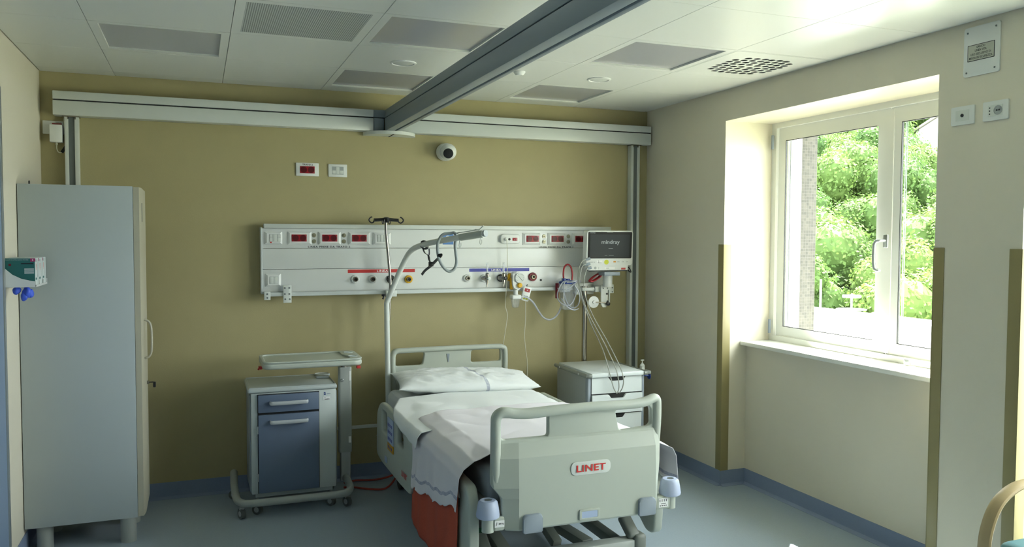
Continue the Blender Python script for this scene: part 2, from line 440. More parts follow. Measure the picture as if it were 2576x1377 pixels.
# windows
def window(n, a, b, zs=.95):
    """opening from y=a (near) to y=b (far)"""
    r = bpy.data.objects.new('window_%d' % n, None); col.objects.link(r); r.location = (4.4, (a+b)/2, .95); r['kind'] = 'structure'
    z0, z1 = zs, 2.38; mid = b-.971
    m = MB()
    m.box(4.39, a, z0+.0351, 4.45, a+.045, z1-.0351); m.box(4.39, b-.045, z0+.0351, 4.45, b, z1-.0351)
    m.box(4.39, a, z0, 4.45, b, z0+.035); m.box(4.39, a, z1-.035, 4.45, b, z1)
    m.build('window_frame', 'pvc', r)
    MB().box(4.405, mid-.025, z0+.04, 4.438, mid+.022, z1-.04).build('astragal', 'pvc', r)
    if a < mid-.3:
        leaves = [(mid, b-.046), (a+.046, mid-.003)]
    for (ya, yb) in leaves:
        za, zb = z0+.034, z1-.034; g = .088
        m = MB(); T = frame((4.375, yb, 0), (0, -1, 0), UZ)
        m = shape2d(rrect(0, za, yb-ya, zb, .004, 2), [rrect(g, za+g-.02, yb-ya-g, zb-g, .001, 1)], frame((4.375, yb, 0), (0, -1, 0), UZ), -.07, 0)
        s = link_mesh(m, 'sash', 'pvc', r)
        # glazing bead and gasket
        y0_, y1_, q0, q1 = ya+g, yb-g, za+g-.02, zb-g
        m = MB()
        for (p, q, u, v) in ((y1_-.004, y1_, q0, q1), (y0_, y1_, q0, q0+.004), (y0_, y1_, q1-.004, q1)):
            m.box(4.392, p, u, 4.400, q, v)
        m.build('gasket', 'gasket', s)
        m = MB()
        m.box(4.432, y1_-.003, q0, 4.434, y1_+.002, q1); m.box(4.420, y1_-.0015, q0, 4.424, y1_+.001, q1)
        m.build('spacer', 'alu_d', s)
        MB().box(4.398, y0_, q0, 4.402, y1_, q1).build('pane', 'glass', s)
    m = MB(); hy = mid-.006
    m.box(4.362, hy-.032, 1.575, 4.376, hy+.004-.004, 1.65, bev=.006, seg=3)
    m.tube([(4.365, hy-.016, 1.615), (4.33, hy-.014, 1.615), (4.318, hy+.0, 1.612), (4.316, hy+.012, 1.59), (4.318, hy+.016, 1.55), (4.318, hy+.016, 1.50), (4.32, hy+.01, 1.462), (4.33, hy-.002, 1.452), (4.34, hy-.006, 1.452)], .0095, 12)
    m.build('window_handle', 'alu', r)
    m = MB(); m.cyl((4.368, b-.034, 2.21), (4.368, b-.034, 2.30), .009, seg=14); m.build('hinge', 'pad', r)
    m = MB(); m.cyl((4.368, b-.034, z0+.05), (4.368, b-.034, z0+.14), .009, seg=14); m.build('hinge', 'pad', r)
    m = MB(); m.box(4.355, mid-.21, z0+.005, 4.376, mid-.175, z0+.035, bev=.003); m.cyl((4.356, mid-.19, z0+.02), (4.353, mid-.19, z0+.02), .004, seg=10); m.build('window_lock', 'alu', r)
    MB().box(4.16, a+.002, z0-.025, 4.40, b-.002, z0, bev=.004).build('window_sill', 'pvc', r)
for k, (a, b) in enumerate(OPEN): window(k+1, a, b, .95 if k == 0 else .125)  # unseen second window stretched down to the floor to let in more daylight
# outer reveals: white plaster cheeks, guide strips and grey mosaic piers
m = MB()
for a, b in OPEN:
    m.box(4.452, b-.136, .2, 4.522, b, 2.42); m.box(4.452, a, .2, 4.522, a+.02, 2.42)
struct('trim_7', m, 'plaster')
m = MB()
for a, b in OPEN:
    m.box(4.524, b-.137, .3, 4.645, b+.2, 2.9)
struct('trim_8', m, 'mosaic')

# left: blue laminate sliding door leaf with aluminium edge, lying against the left wall; lengthened out of view to dim bounced light
dr = bpy.data.objects.new('door_1', None); col.objects.link(dr); dr.location = (0, -1.9, 0); dr['kind'] = 'structure'
MB().box(.002, -4.2, .02, .012, -1.102, 2.3).build('door_leaf', 'doorb', dr)
MB().box(.0, -1.122, .02, .019, -1.098, 2.3, bev=.003).build('edge_profile', 'alu', dr)

# ================================================================ CEILING FITTINGS
def light_panel(i, j, label):
    x, y = X0+P*i, Y0-P*j; t = thing('ceiling_light', (x+.3, y-.3, H), label, 'ceiling light', 'square recessed ceiling lights')
    g = .0013; b = .038; m = MB()
    o = [(x+g, y-P+g), (x+P-g, y-g)]
    m.box(o[0][0], o[0][1], H, o[0][0]+b, o[1][1], H+.02); m.box(o[1][0]-b, o[0][1], H, o[1][0], o[1][1], H+.02)
    m.box(o[0][0]+b, o[0][1], H, o[1][0]-b, o[0][1]+b, H+.02); m.box(o[0][0]+b, o[1][1]-b, H, o[1][0]-b, o[1][1], H+.02)
    m.build('frame', 'ceil', t)
    MB().box(x+.03, y-P+.03, H+.010, x+P-.03, y-.03, H+.016).build('diffuser', 'diffuser', t)
LL = {(0, 1): 'square unlit light panel, leftmost in the ceiling, above the tall locker',
      (2, 0): 'square unlit light panel beside the wall, partly hidden behind the grey ceiling beam',
      (2, 2): 'large square unlit light panel right of the perforated ceiling panel',
      (4, 0): 'square unlit light panel nearest the tan wall, right of the grey beam',
      (4, 2): 'bright square light panel directly left of the round-holed ceiling vent'}
for k in LIGHT_TILES:
    if k in LL: light_panel(k[0], k[1], LL[k])
    else:
        x, y = X0+P*k[0], Y0-P*k[1]
for (i, j) in [k for k in LIGHT_TILES if k not in LL]:
    x, y = X0+P*i, Y0-P*j; g = .0013
    struct('trim_%d' % (20+i+10*j), MB().box(x+g, y-P+g, H, x+P-g, y-g, H+.015), 'ceil')
x, y = X0+P, Y0-2*P; g = .0013
t = thing('perforated_ceiling_panel', (x+.3, y-.3, H), 'square ceiling panel with fine round perforations, between two light panels', 'ceiling panel')
m = MB(); b = .042
m.box(x+g, y-P+g, H, x+b, y-g, H+.02); m.box(x+P-b, y-P+g, H, x+P-g, y-g, H+.02); m.box(x+b, y-P+g, H, x+P-b, y-P+b, H+.02); m.box(x+b, y-b, H, x+P-b, y-g, H+.02)
m.build('frame', 'ceil', t)
MB().box(x+b, y-P+b, H+.001, x+P-b, y-b, H+.012).build('perforated_sheet', 'perf', t)
# swirl vent with round holes
x, y = X0+5*P, Y0-2*P
t = thing('air_vent', (x+.3, y-.3, H), 'white square air vent with round black nozzles near the window wall', 'air vent')
T = frame((x, y-P, H), (1, 0, 0), (0, 1, 0))
holes = []
cx_, cy_ = .3, .3
pat = []
for q in range(4):
    for i in range(4):
        for j in range(4):
            if (i, j) == (3, 3): continue
            a_, b_ = .026+i*.0485+(j % 2)*.006, .034+j*.0475-(i*.007)
            for _ in range(q): a_, b_ = -b_, a_
            pat.append((.3+a_, .3+b_))
for px, py in pat: holes.append([(px+.0205*math.cos(2*PI*k/18), py+.0205*math.sin(2*PI*k/18)) for k in range(18)])
me = shape2d(rrect(.012, .012, .586, .588, .004, 2), holes, frame((x, y-P, H-.001), (1, 0, 0), (0, 1, 0)), .004)
link_mesh(me, 'face_plate', 'ceil', t)
m = MB(); m.box(x+.001, y-P+.001, H, x+.012, y-.001, H+.02); m.box(x+.586, y-P+.001, H, x+.597, y-.001, H+.02); m.box(x+.012, y-P+.001, H, x+.586, y-P+.012, H+.02); m.box(x+.012, y-.012, H, x+.586, y-.001, H+.02)
m.build('frame', 'ceil', t)
for k, (px, py) in enumerate(pat):
    MB().lathe((x+px, y-P+py, H+.004), (0, 0, 1), [(.0215, 0), (.018, .038)], 18, cap=False).build('nozzle', 'gasket', t)
MB().box(x+.012, y-P+.012, H+.043, x+.586, y-.012, H+.047).build('backing', 'slot', t)
def downlight(x, y, r, label, name='downlight', cat='ceiling light'):
    t = thing(name, (x, y, H), label, cat, 'round ceiling downlights')
    MB().lathe((x, y, H+.0005), (0, 0, -1), [(r, 0), (r, .004), (r*.94, .007), (r*.84, .007), (r*.8, .002)], 36).build('rim', 'white', t)
    MB().lathe((x, y, H-.0022), (0, 0, -1), [(r*.8, 0), (r*.6, .004), (.001, .0055)], 36).build('lens', 'offwhite', t)
downlight(1.90, -1.01, .072, 'round white downlight in the ceiling left of the grey beam')
downlight(3.10, -1.0, .072, 'round white downlight in the ceiling right of the grey beam')
t = MB().lathe((2.575, -1.03, H+.001), (0, 0, -1), [(.034, 0), (.034, .006), (.026, .016), (.02, .022)], 24).build('smoke_detector', 'white', None, label='small white round ceiling sensor peeking out behind the grey beam', cat='ceiling sensor')

# ================================================================ LIFT TRACK FRAME
ZB, ZS, ZT = 2.318, 2.405, 2.456
t = thing('wall_track', (2.04, -.045, ZB), 'white horizontal two-part track running along the tan wall', 'lift track')
for (xa, xb) in ((.077, 1.925), (2.085, 4.008)):
    MB().box(xa, -.088, ZB, xb, -.001, ZS-.0035, bev=.004).build('lower_cover', 'rail_w', t)
    MB().box(xa, -.088, ZS+.0035, xb, -.001, ZT, bev=.004).build('upper_cover', 'rail_w', t)
    MB().box(xa+.004, -.083, ZS-.0036, xb-.004, -.004, ZS+.0036).build('seam_strip', 'slot', t)
MB().box(1.926, -.090, ZB, 1.994, -.001, ZS-.003, bev=.003).build('joint_cover', 'beamg', t, label='grey joint cover')
MB().box(1.926, -.090, ZS+.003, 2.084, -.001, ZT, bev=.003).build('joint_cover', 'beamg', t, label='grey joint cover')
def hd(y0):  # half-moon joint plate
    m = MB(); T = frame((2.045, -.002, ZB-.001), (1, 0, 0), (0, 1, 0))
    pts = [(-.175, 0)]+[(-.175*math.cos(a), -.155*math.sin(a)) for a in [PI*k/24 for k in range(1, 24)]]+[(.175, 0)]
    m.prism(pts[::-1], T, -.022, 0); return m
hd(0).build('joint_plate', 'offwhite', t)
MB().box(2.04, -.158, ZB-.0255, 2.046, -.004, ZB-.0225).build('plate_seam', 'slot', t)
t = thing('ceiling_beam', (2.04, -3.5, ZB), 'dark grey metal lift beam crossing the ceiling towards the viewer', 'lift beam')
BY0, BY1 = -7.55, -.095
MB().box(1.996, BY0, ZB, 2.050, BY1, ZS-.002, bev=.004).box(2.063, BY0, ZB, 2.086, BY1, ZS-.002, bev=.003).build('lower_profile', 'beamg', t)
MB().box(1.996, BY0, ZS+.002, 2.086, BY1, ZT, bev=.004).build('upper_profile', 'beamg', t)
MB().box(2.002, BY0, ZS-.003, 2.080, BY1, ZS+.003).box(2.040, BY0+.01, ZB+.012, 2.068, BY1-.001, ZS-.004).build('track_slot', 'slot', t)
def post(x0, label):
    t = thing('track_post', (x0+.036, -.03, 0), label, 'track post', 'posts under the wall track')
    MB().box(x0, -.058, 0, x0+.020, -.001, ZB-.004, bev=.002).build('side_profile', 'offwhite', t)
    MB().box(x0+.052, -.058, 0, x0+.072, -.001, ZB-.004, bev=.002).build('side_profile', 'offwhite', t)
    MB().box(x0+.0195, -.050, 0, x0+.0525, -.001, ZB-.006).build('channel', 'alu_d', t)
    m = MB(); m.box(x0-.008, -.07, ZB-.006, x0+.078, -.001, ZB-.0005)
    for q in (.018, .056): m.cyl((x0+q, -.055, ZB-.006), (x0+q, -.055, ZB-.018), .005, seg=10)
    m.build('top_bracket', 'chrome', t)
post(.131, 'grey channelled post rising behind the tall locker to the wall track')
post(3.858, 'grey channelled post in the right corner beside the drawer cart')

# ================================================================ THINGS ON THE TAN WALL
def plate(bmf, x0, x1, z0, z1, y, d=.009): bmf.box(x0, y-d, z0, x1, y, z1, bev=.003, seg=2)
def socket_red(parent, x0, x1, z0, z1, y, n=2):
    s = MB().box(x0, y-.003, z0, x1, y, z1, bev=.0008).build('socket_insert', 'red', parent)
    w = (x1-x0)/n
    for k in range(n):
        cx = x0+w*(k+.5); cz = (z0+z1)/2; r = min(w, z1-z0)*.46
        MB().lathe((cx, y-.003, cz), (0, -1, 0), [(r, 0), (r, .0006), (r*.86, .0008), (r*.84, .0002)], 24).build('socket_well', 'redd', s)
    for k in range(n):
        cx = x0+w*(k+.5); cz = (z0+z1)/2
        for q in (-.010, 0, .010): MB().cyl((cx+q, y-.0033, cz), (cx+q, y-.0042, cz), .0022, seg=8).build('pin_hole', 'slot', s)
t = thing('wall_socket', (1.51, 0, 2.02), 'white wall plate with red double socket and lettering above it', 'wall socket')
m = MB(); plate(m, 1.437, 1.582, 2.016, 2.101, -.0005); m.build('plate', 'white', t)
socket_red(t, 1.463, 1.555, 2.034, 2.079, -.0096)
text('TRAFO 2', F(1.51, -.0098, 2.090), .066, .010, 'ink', t, off=.02, space=1.2)
t = thing('light_switch', (1.703, 0, 2.02), 'white wall plate with small double switch right of the red socket', 'light switch')
m = MB(); plate(m, 1.643, 1.764, 2.016, 2.099, -.0005); m.build('plate', 'white', t)
for (a, b, lo, hi) in ((1.668, 1.690, 2.036, 2.058), (1.692, 1.714, 2.034, 2.081), (1.716, 1.739, 2.036, 2.058)):
    MB().box(a, -.0125, lo, b, -.0095, hi, bev=.001).build('switch', 'offwhite', t)
MB().box(1.6665, -.0100, 2.032, 1.741, -.0094, 2.083).build('gap', 'cartg', t)
# camera dome
t = thing('security_camera', (2.43, 0, 2.2), 'white ball-shaped security camera with black lens, below the wall track', 'security camera')
MB().lathe((2.425, -.0005, 2.207), (.10, -1, -.04), [(.056, 0), (.060, .02), (.060, .055), (.057, .062)], 36).build('mount', 'white', t)
d = Vector((-.28, -1, -.33)).normalized(); cc = Vector((2.434, -.080, 2.203))
MB().sphere(cc, .056, u=32, v=20).build('ball', 'white', t)
MB().lathe(cc+d*.0475, d, [(.034, 0), (.034, .0035), (.030, .007), (.001, .0095)], 30).build('lens', 'dark', t)
# plug adapter near left corner
t = thing('wall_socket', (.077, 0, 2.2), 'white wall plate in the left corner with thin red strip, behind a plugged-in adapter', 'wall socket')
m = MB(); plate(m, .013, .137, 2.215, 2.292, -.0005); m.build('plate', 'white', t)
MB().box(.062, -.0115, 2.268, .112, -.0094, 2.278).build('socket_insert', 'red', t)
text('TRAFO 2', F(.092, -.0098, 2.284), .028, .004, 'ink', t)
t = thing('power_adapter', (.088, -.03, 2.165), 'white plug-in power adapter with a cord, left of the grey post', 'power adapter')
MB().box(.054, -.060, 2.164, .120, -.0125, 2.266, bev=.005).build('body', 'white', t)
MB().cyl((.087, -.035, 2.166), (.087, -.035, 2.150), .006, seg=12).tube([(.087, -.035, 2.152), (.087, -.035, 2.128), (.094, -.034, 2.110), (.106, -.033, 2.106), (.114, -.032, 2.112)], .0028, 8).tube([(.138, -.031, 2.148), (.134, -.031, 2.20), (.128, -.03, 2.25), (.124, -.03, 2.30), (.126, -.03, 2.313)], .0022, 8).build('cord', 'cordw', t)
MB().cyl((.112, -.032, 2.108), (.139, -.031, 2.151), .009, seg=16).build('ferrite_core', 'dark', t)
# low wall rail
MB().box(1.69, -.028, .345, 3.80, -.012, .366, bev=.002).box(1.9, -.013, .35, 1.93, -.0008, .36).box(2.8, -.013, .35, 2.83, -.0008, .36).box(3.7, -.013, .35, 3.73, -.0008, .36).build('low_wall_rail', 'offwhite', None, label='thin white rail low on the tan wall behind the bed', cat='wall rail')
MB().box(3.685, -.04, .30, 3.75, -.0008, .36, bev=.006).build('junction_box', 'offwhite', None, label='small white junction box low on the tan wall beside the right post', cat='junction box') if False else None

# ================================================================ BED HEAD UNIT
bh = thing('bed_head_unit', (2.45, -.04, 1.25), 'long white bed head unit with sockets and gas outlets on the tan wall', 'bed head unit')
Y = -.080; bx0, bx1 = 1.222, 3.668
for (a, b) in ((1.275, 1.4165), (1.4185, 1.5495), (1.5515, 1.676)):
    MB().box(bx0, Y, a, bx1, -.001, b, bev=.0012).build('front_panel', 'white', bh)
MB().box(bx0+.008, -.096, 1.677, bx1+.006, -.03, 1.705, bev=.003).build('top_rail', 'offwhite', bh)
MB().box(bx0+.004, -.106, 1.247, bx1-.05, -.092, 1.272, bev=.003).box(bx0+.05, -.093, 1.252, bx1-.1, -.02, 1.262).build('equipment_rail', 'rail_w', bh)
MB().box(bx0, Y+.004, 1.262, bx1, -.001, 1.2745).build('lower_edge', 'offwhite', bh)
MB().box(1.210, -.084, 1.262, 1.2215, -.001, 1.683, bev=.003).build('end_cap', 'rail_w', bh)
MB().box(bx1+.0005, -.084, 1.262, bx1+.010, -.001, 1.683, bev=.003).build('end_cap', 'rail_w', bh)
def ramp_plate(x0, x1, z0, z1, name='socket_plate'):
    t_ = bmesh.new(); d = .014; i = .014
    q = [(x0, z0), (x1, z0), (x1, z1), (x0, z1)]; q2 = [(x0+i, z0+i*.8), (x1-i, z0+i*.8), (x1-i, z1-i*.8), (x0+i, z1-i*.8)]
    m = MB(); A = [m.bm.verts.new((a, Y-.0003, b)) for a, b in q]; A2 = [m.bm.verts.new((a, Y-.004, b)) for a, b in q]; B = [m.bm.verts.new((a, Y-d, b)) for a, b in q2]
    for k in range(4):
        m.bm.faces.new((A[k], A[(k+1) % 4], A2[(k+1) % 4], A2[k])); m.bm.faces.new((A2[k], A2[(k+1) % 4], B[(k+1) % 4], B[k]))
    m.bm.faces.new(B); m.bm.faces.new(A[::-1]); t_.free()
    return m.build(name, 'white', bh, angle=15)
for (a, b, c_, d_) in ((1.373, 1.523, 1.398, 1.491), (1.564, 1.709, 1.589, 1.684), (1.756, 1.901, 1.780, 1.875), (2.979, 3.114, 3.004, 3.098), (3.172, 3.310, 3.197, 3.291), (3.363, 3.505, 3.385, 3.480)):
    s = ramp_plate(a, b, 1.573, 1.657); socket_red(s, c_, d_, 1.594, 1.638, Y-.0142)
# black plug in the last socket
def switch_plate(x0, x1, z0, z1, keys):
    s = ramp_plate(x0, x1, z0, z1, 'switch_plate')
    for (a, b, lo, hi) in keys: MB().box(a, Y-.0165, lo, b, Y-.0138, hi, bev=.0008).build('switch', 'offwhite', s)
    xa = min(k[0] for k in keys)-.0012; xb = max(k[1] for k in keys)+.0012; za = min(k[2] for k in keys)-.0012; zb = max(k[3] for k in keys)+.0012
    MB().box(xa, Y-.0146, za, xb, Y-.0138, zb).build('gap', 'cartg', s); return s
s = switch_plate(1.233, 1.341, 1.576, 1.656, [(1.262, 1.282, 1.594, 1.616), (1.262, 1.282, 1.617, 1.637), (1.284, 1.308, 1.594, 1.637), (1.310, 1.330, 1.594, 1.616), (1.310, 1.330, 1.617, 1.637)])
MB().box(1.266, Y-.0152, 1.584, 1.276, Y-.0120, 1.592).build('marker', 'redlab', s)
switch_plate(1.918, 2.037, 1.573, 1.654, [(1.945, 1.962, 1.594, 1.616), (1.945, 1.962, 1.617, 1.637), (1.964, 1.986, 1.594, 1.637), (1.988, 2.006, 1.594, 1.616), (1.988, 2.006, 1.617, 1.637)])
switch_plate(1.236, 1.332, 1.309, 1.391, [(1.262, 1.286, 1.328, 1.371), (1.288, 1.312, 1.328, 1.371)])
def knob(x, z):
    MB().lathe((x, Y-.0003, z), (0, -1, 0), [(.0135, 0), (.0135, .004), (.011, .006), (.009, .006)], 20).lathe((x, Y-.006, z), (0, -1, 0), [(.0055, 0), (.0055, .004), (.003, .006)], 12).build('earth_terminal', 'brass', bh)
for kx in (1.538, 1.7285, 3.144, 3.3345):
    for kz in (1.634, 1.595): knob(kx, kz)
text('LINEA PRESE DA TRAFO 2', F(1.635, Y-.0004, 1.560), .268, .0115, 'ink', bh, off=.02, space=1.15)
text('LINEA PRESE DA TRAFO 1', F(3.239, Y-.0004, 1.557), .268, .0115, 'ink', bh, off=.02, space=1.15)
s = MB().box(1.753, Y-.0008, 1.389, 2.201, Y-.0002, 1.411).build('line_label', 'redlab', bh)
text('LINEA 1', F(1.990, Y-.0010, 1.400), .092, .0145, 'wink', s, off=.02)
s = MB().box(2.585, Y-.0008, 1.387, 3.032, Y-.0002, 1.409).build('line_label', 'bluelab', bh)
text('LINEA 2', F(2.793, Y-.0010, 1.398), .092, .0145, 'wink', s, off=.02)
s = MB().box(2.395, Y-.0008, 1.575, 2.471, Y-.0002, 1.651).build('number_plate', 'bluesq', bh)
text('2', F(2.433, Y-.0010, 1.613), .030, .045, 'wink', s, off=.03)
def outlet(x, z, ring, rr=.0275, face='white'):
    s = MB().lathe((x, Y-.0003, z), (0, -1, 0), [(rr, 0), (rr, .009), (rr*.88, .013), (rr*.66, .013), (rr*.6, .006)], 32).build('gas_outlet', ring, bh)
    MB().lathe((x, Y-.005, z), (0, -1, 0), [(.0155, 0), (.0155, .016), (.013, .020), (.0095, .020), (.0085, .008)], 24).build('valve_socket', 'chrome' if ring != 'maroon' else 'brass', s)
    MB().cyl((x, Y-.0155, z), (x, Y-.0172, z), .006, seg=12).build('valve_pin', 'slot', s)
    if ring != 'maroon':
        m = MB()
        for k in range(10):
            a = 2*PI*k/10; m.box(-.0012, -.0006, -.0008, .0012, .0006, .0008, T=Matrix.Translation((x+rr*.78*math.cos(a), Y-.0136, z+rr*.78*math.sin(a))))
        m.build('ring_marks', 'ink' if ring in ('white', 'yellow') else 'wink', s)
outlet(1.801, 1.347, 'white'); outlet(1.916, 1.346, 'white'); outlet(2.036, 1.344, 'dark'); outlet(2.157, 1.342, 'yellow', .027)
outlet(2.571, 1.344, 'white'); outlet(2.693, 1.342, 'white'); outlet(2.816, 1.341, 'dark'); outlet(3.057, 1.346, 'maroon', .031)
MB().lathe((3.122, Y-.0003, 1.322), (0, -1, 0), [(.0075, 0), (.0075, .002), (.005, .003), (.004, .0015)], 16).build('hole_grommet', 'dark', bh)
# mounting brackets on the rail
def bracket(x0, x1, z0, z1, bolts, label):
    t = thing('rail_clamp', ((x0+x1)/2, -.11, z0), label, 'rail clamp', 'metal clamps on the equipment rail')
    MB().box(x0, -.116, z0, x1, -.108, z1, bev=.002).box(x0, -.108, 1.236, x1, -.088, 1.246).box(x0, -.108, 1.273, x1, -.09, 1.279).build('bracket_plate', 'offwhite', t)
    for (a, b) in bolts: MB().lathe((a, -.1161, b), (0, -1, 0), [(.0055, 0), (.0055, .002), (.003, .003)], 10).build('bolt', 'alu_d', t)
bracket(1.226, 1.264, 1.226, 1.280, [(1.245, 1.264), (1.245, 1.240)], 'small metal clamp at the left end of the bed head rail')
bracket(1.342, 1.392, 1.206, 1.318, [(1.352, 1.300), (1.379, 1.300), (1.352, 1.262), (1.379, 1.262), (1.354, 1.229), (1.381, 1.229)], 'taller metal clamp with six bolts on the bed head rail')

# flowmeters
def flowmeter(x, ring, label, knobm):
    t = thing('flowmeter', (x+.01, -.13, 1.29), label, 'flowmeter', 'glass-tube flowmeters')
    xx = x+.022; yy = -.135
    MB().cyl((x, -.097, 1.342), (xx-.004, yy, 1.343), .012, seg=16).build('probe', 'chrome', t)
    MB().cyl((xx, yy, 1.315), (xx, yy, 1.372), .0125, seg=16).lathe((xx, yy, 1.372), (0, 0, 1), [(.0125, 0), (.009, .008)], 16).build('valve_body', 'chrome', t)
    MB().lathe((xx+.006, yy-.008, 1.343), (.3, -1, 0), [(.011, 0), (.013, .003), (.013, .012), (.010, .014)], 12).build('control_knob', knobm, t)
    MB().cyl((xx, yy, 1.315), (xx, yy, 1.300), .007, seg=12).cyl((xx, yy, 1.300), (xx, yy, 1.284), .004, seg=10).build('hose_tail', 'chrome', t)
    MB().cyl((xx, yy, 1.380), (xx, yy, 1.452), .0078, seg=16).build('glass_tube', 'clearp', t)
    MB().cyl((xx, yy, 1.381), (xx, yy, 1.440), .0022, seg=8).build('float_scale', 'wink', t)
flowmeter(2.675, 'white', 'clear-tubed flowmeter plugged into the white gas outlet, left of its twin', 'offwhite')
flowmeter(2.796, 'dark', 'clear-tubed flowmeter with dark knob plugged into the black-ringed outlet', 'dark')
# vacuum regulator with jar
t = thing('vacuum_regulator', (2.915, -.15, 1.13), 'white vacuum regulator with round gauge, yellow knob and clear jar', 'vacuum regulator')
y = -.165
MB().lathe((2.885, -.0835, 1.345), (0, -1, 0), [(.030, 0), (.030, .022), (.026, .03)], 28).box(2.868, -.135, 1.262, 2.895, -.112, 1.345, bev=.006).build('yellow_backplate', 'yellow', t)
pts = rpoly([(-.022, -.075), (.022, -.075), (.034, -.03), (.036, .03), (.022, .055), (-.022, .055), (-.036, .03), (-.034, -.03)], .02)
MB().prism(pts, F(2.912, -.110, 1.332), 0, .05, bev=.010).build('body', 'white', t)
g = MB().lathe((2.926, -.158, 1.344), (.05, -1, 0), [(.034, 0), (.036, .006), (.036, .012), (.033, .014), (.0325, .010)], 36).build('gauge_rim', 'white', t)
MB().cyl((2.9266, -.1695, 1.344), (2.9266, -.1700, 1.344), .0315, seg=32).build('gauge_face', 'offwhite', g)
m = MB()
for k in range(11):
    a = PI*(1.25-1.5*k/10); c_ = Vector((2.9266, -.1706, 1.344)); dd = Vector((math.cos(a), 0, math.sin(a)))
    m.tube([c_+dd*.023, c_+dd*.029], .0007, 5, smooth=False)
m.tube([Vector((2.9266, -.1712, 1.344))+Vector((-.012, 0, .014)), Vector((2.9266, -.1712, 1.344))+Vector((.016, 0, -.018))], .0011, 5, smooth=False)
m.build('gauge_needle', 'ink', g)
MB().lathe((2.926, -.158, 1.292), (0, -1, 0), [(.017, 0), (.019, .004), (.018, .016), (.013, .022)], 8).build('control_knob', 'yellow', t)
MB().cyl((2.904, y+.02, 1.26), (2.904, y+.02, 1.222), .016, seg=20).box(2.868, y-.012, 1.196, 2.936, y+.048, 1.226, bev=.008, seg=3).cyl((2.93, y+.015, 1.210), (2.962, y+.0, 1.210), .0065, seg=12).build('jar_head', 'white', t)
MB().lathe((2.902, y+.018, 1.196), (0, 0, -1), [(.030, 0), (.029, .02), (.025, .052), (.018, .060), (.002, .061)], 28).build('jar', 'clearp', t)
MB().box(2.8715, y-.0108, 1.160, 2.889, y-.0104, 1.168).build('jar_mark', 'bluecap', t) if False else None
# suction tube
MB().tube([(2.958, -.165, 1.210), (2.985, -.165, 1.204), (3.03, -.160, 1.170), (3.075, -.155, 1.105), (3.115, -.150, 1.060), (3.16, -.148, 1.043), (3.20, -.150, 1.058), (3.23, -.155, 1.095), (3.245, -.160, 1.135)], .0068, 12).build('suction_hose', 'milky', None, label='milky suction hose sagging from the regulator jar to the canister', cat='hose')
# suction canister
t = thing('suction_canister', (3.29, -.18, 1.12), 'clear suction canister with blue lid and red looped hose on the rail', 'suction canister')
cx, cy = 3.283, -.185
MB().lathe((cx, cy, 1.115), (0, 0, 1), [(.003, 0), (.046, .001), (.050, .008), (.056, .185), (.058, .19)], 32, cap=False).build('jar', 'clearp', t)
MB().lathe((cx, cy, 1.300), (0, 0, 1), [(.060, 0), (.062, .004), (.062, .012), (.055, .018), (.03, .024), (.018, .024), (.016, .034)], 32).box(cx-.045, cy-.02, 1.318, cx-.02, cy+.01, 1.338, bev=.004).build('lid', 'bluecap', t)
MB().tube([(cx-.032, cy-.004, 1.325), (cx-.035, cy-.004, 1.37), (cx-.028, cy-.004, 1.415), (cx-.002, cy-.004, 1.436), (cx+.024, cy-.004, 1.415), (cx+.034, cy-.004, 1.37), (cx+.033, cy-.004, 1.325)], .006, 12).build('red_hose', 'redtube', t)
MB().box(3.222, -.13, 1.19, 3.242, -.107, 1.30, bev=.004).build('holder', 'maroon', t)
MB().box(3.243, -.135, 1.235, 3.33, -.107, 1.285, bev=.004).build('rail_holder', 'white', t)
m = MB(); rr = .072
loop = [(cx-.03+rr*1.0*math.cos(a), cy-.055-.012*math.sin(3*a), 1.235+.085*math.sin(a)) for a in [2*PI*k/14 for k in range(14)]]
m.tube(loop, .0045, 10, closed=True)
loop = [(cx+.0+.062*math.cos(a+.4), cy-.060-.014*math.cos(2*a), 1.225+.095*math.sin(a)) for a in [2*PI*k/14 for k in range(14)]]
m.tube(loop, .0045, 10, closed=True)
m.tube([(cx-.03, cy-.05, 1.31), (cx+.02, cy-.065, 1.318), (cx+.062, cy-.055, 1.322), (cx+.075, cy-.05, 1.315)], .0065, 10)
m.tube([(cx-.095, cy-.04, 1.27), (cx-.04, cy-.07, 1.262), (cx+.02, cy-.07, 1.30), (cx+.05, cy-.065, 1.325)], .0045, 10)
m.tube([(cx-.07, cy-.05, 1.20), (cx-.03, cy-.066, 1.14), (cx+.02, cy-.066, 1.117), (cx+.06, cy-.055, 1.125)], .0045, 10)
m.build('coiled_tubing', 'milky', t)
# nurse call base, cords, handset
t = thing('nurse_call_unit', (2.88, -.09, 1.58), 'rounded white nurse call unit with red button on the bed head panel', 'nurse call unit')
me = shape2d(rrect(2.807, 1.580, 2.957, 1.648, .03, 8), [], frame((0, Y-.0003, 0), RX, UZ), .024, .008); link_mesh(me, 'body', 'white', t)
MB().box(2.895, Y-.027, 1.602, 2.931, Y-.0235, 1.622, bev=.0012).build('call_button', 'red', t)
MB().tube([(2.905, Y-.0278, 1.607), (2.913, Y-.0278, 1.617), (2.921, Y-.0278, 1.607)], .001, 6, smooth=False).build('button_mark', 'wink', t)
MB().lathe((2.872, Y-.0235, 1.612), (0, -1, 0), [(.0085, 0), (.008, .003), (.003, .0035)], 16).build('jack', 'dark', t)
MB().lathe((2.842, Y-.022, 1.613), (0, -1, 0), [(.011, 0), (.010, .018), (.007, .022)], 16).build('plug', 'white', t)
def seg(pts, y): return [(a, y, b) for a, b in pts]
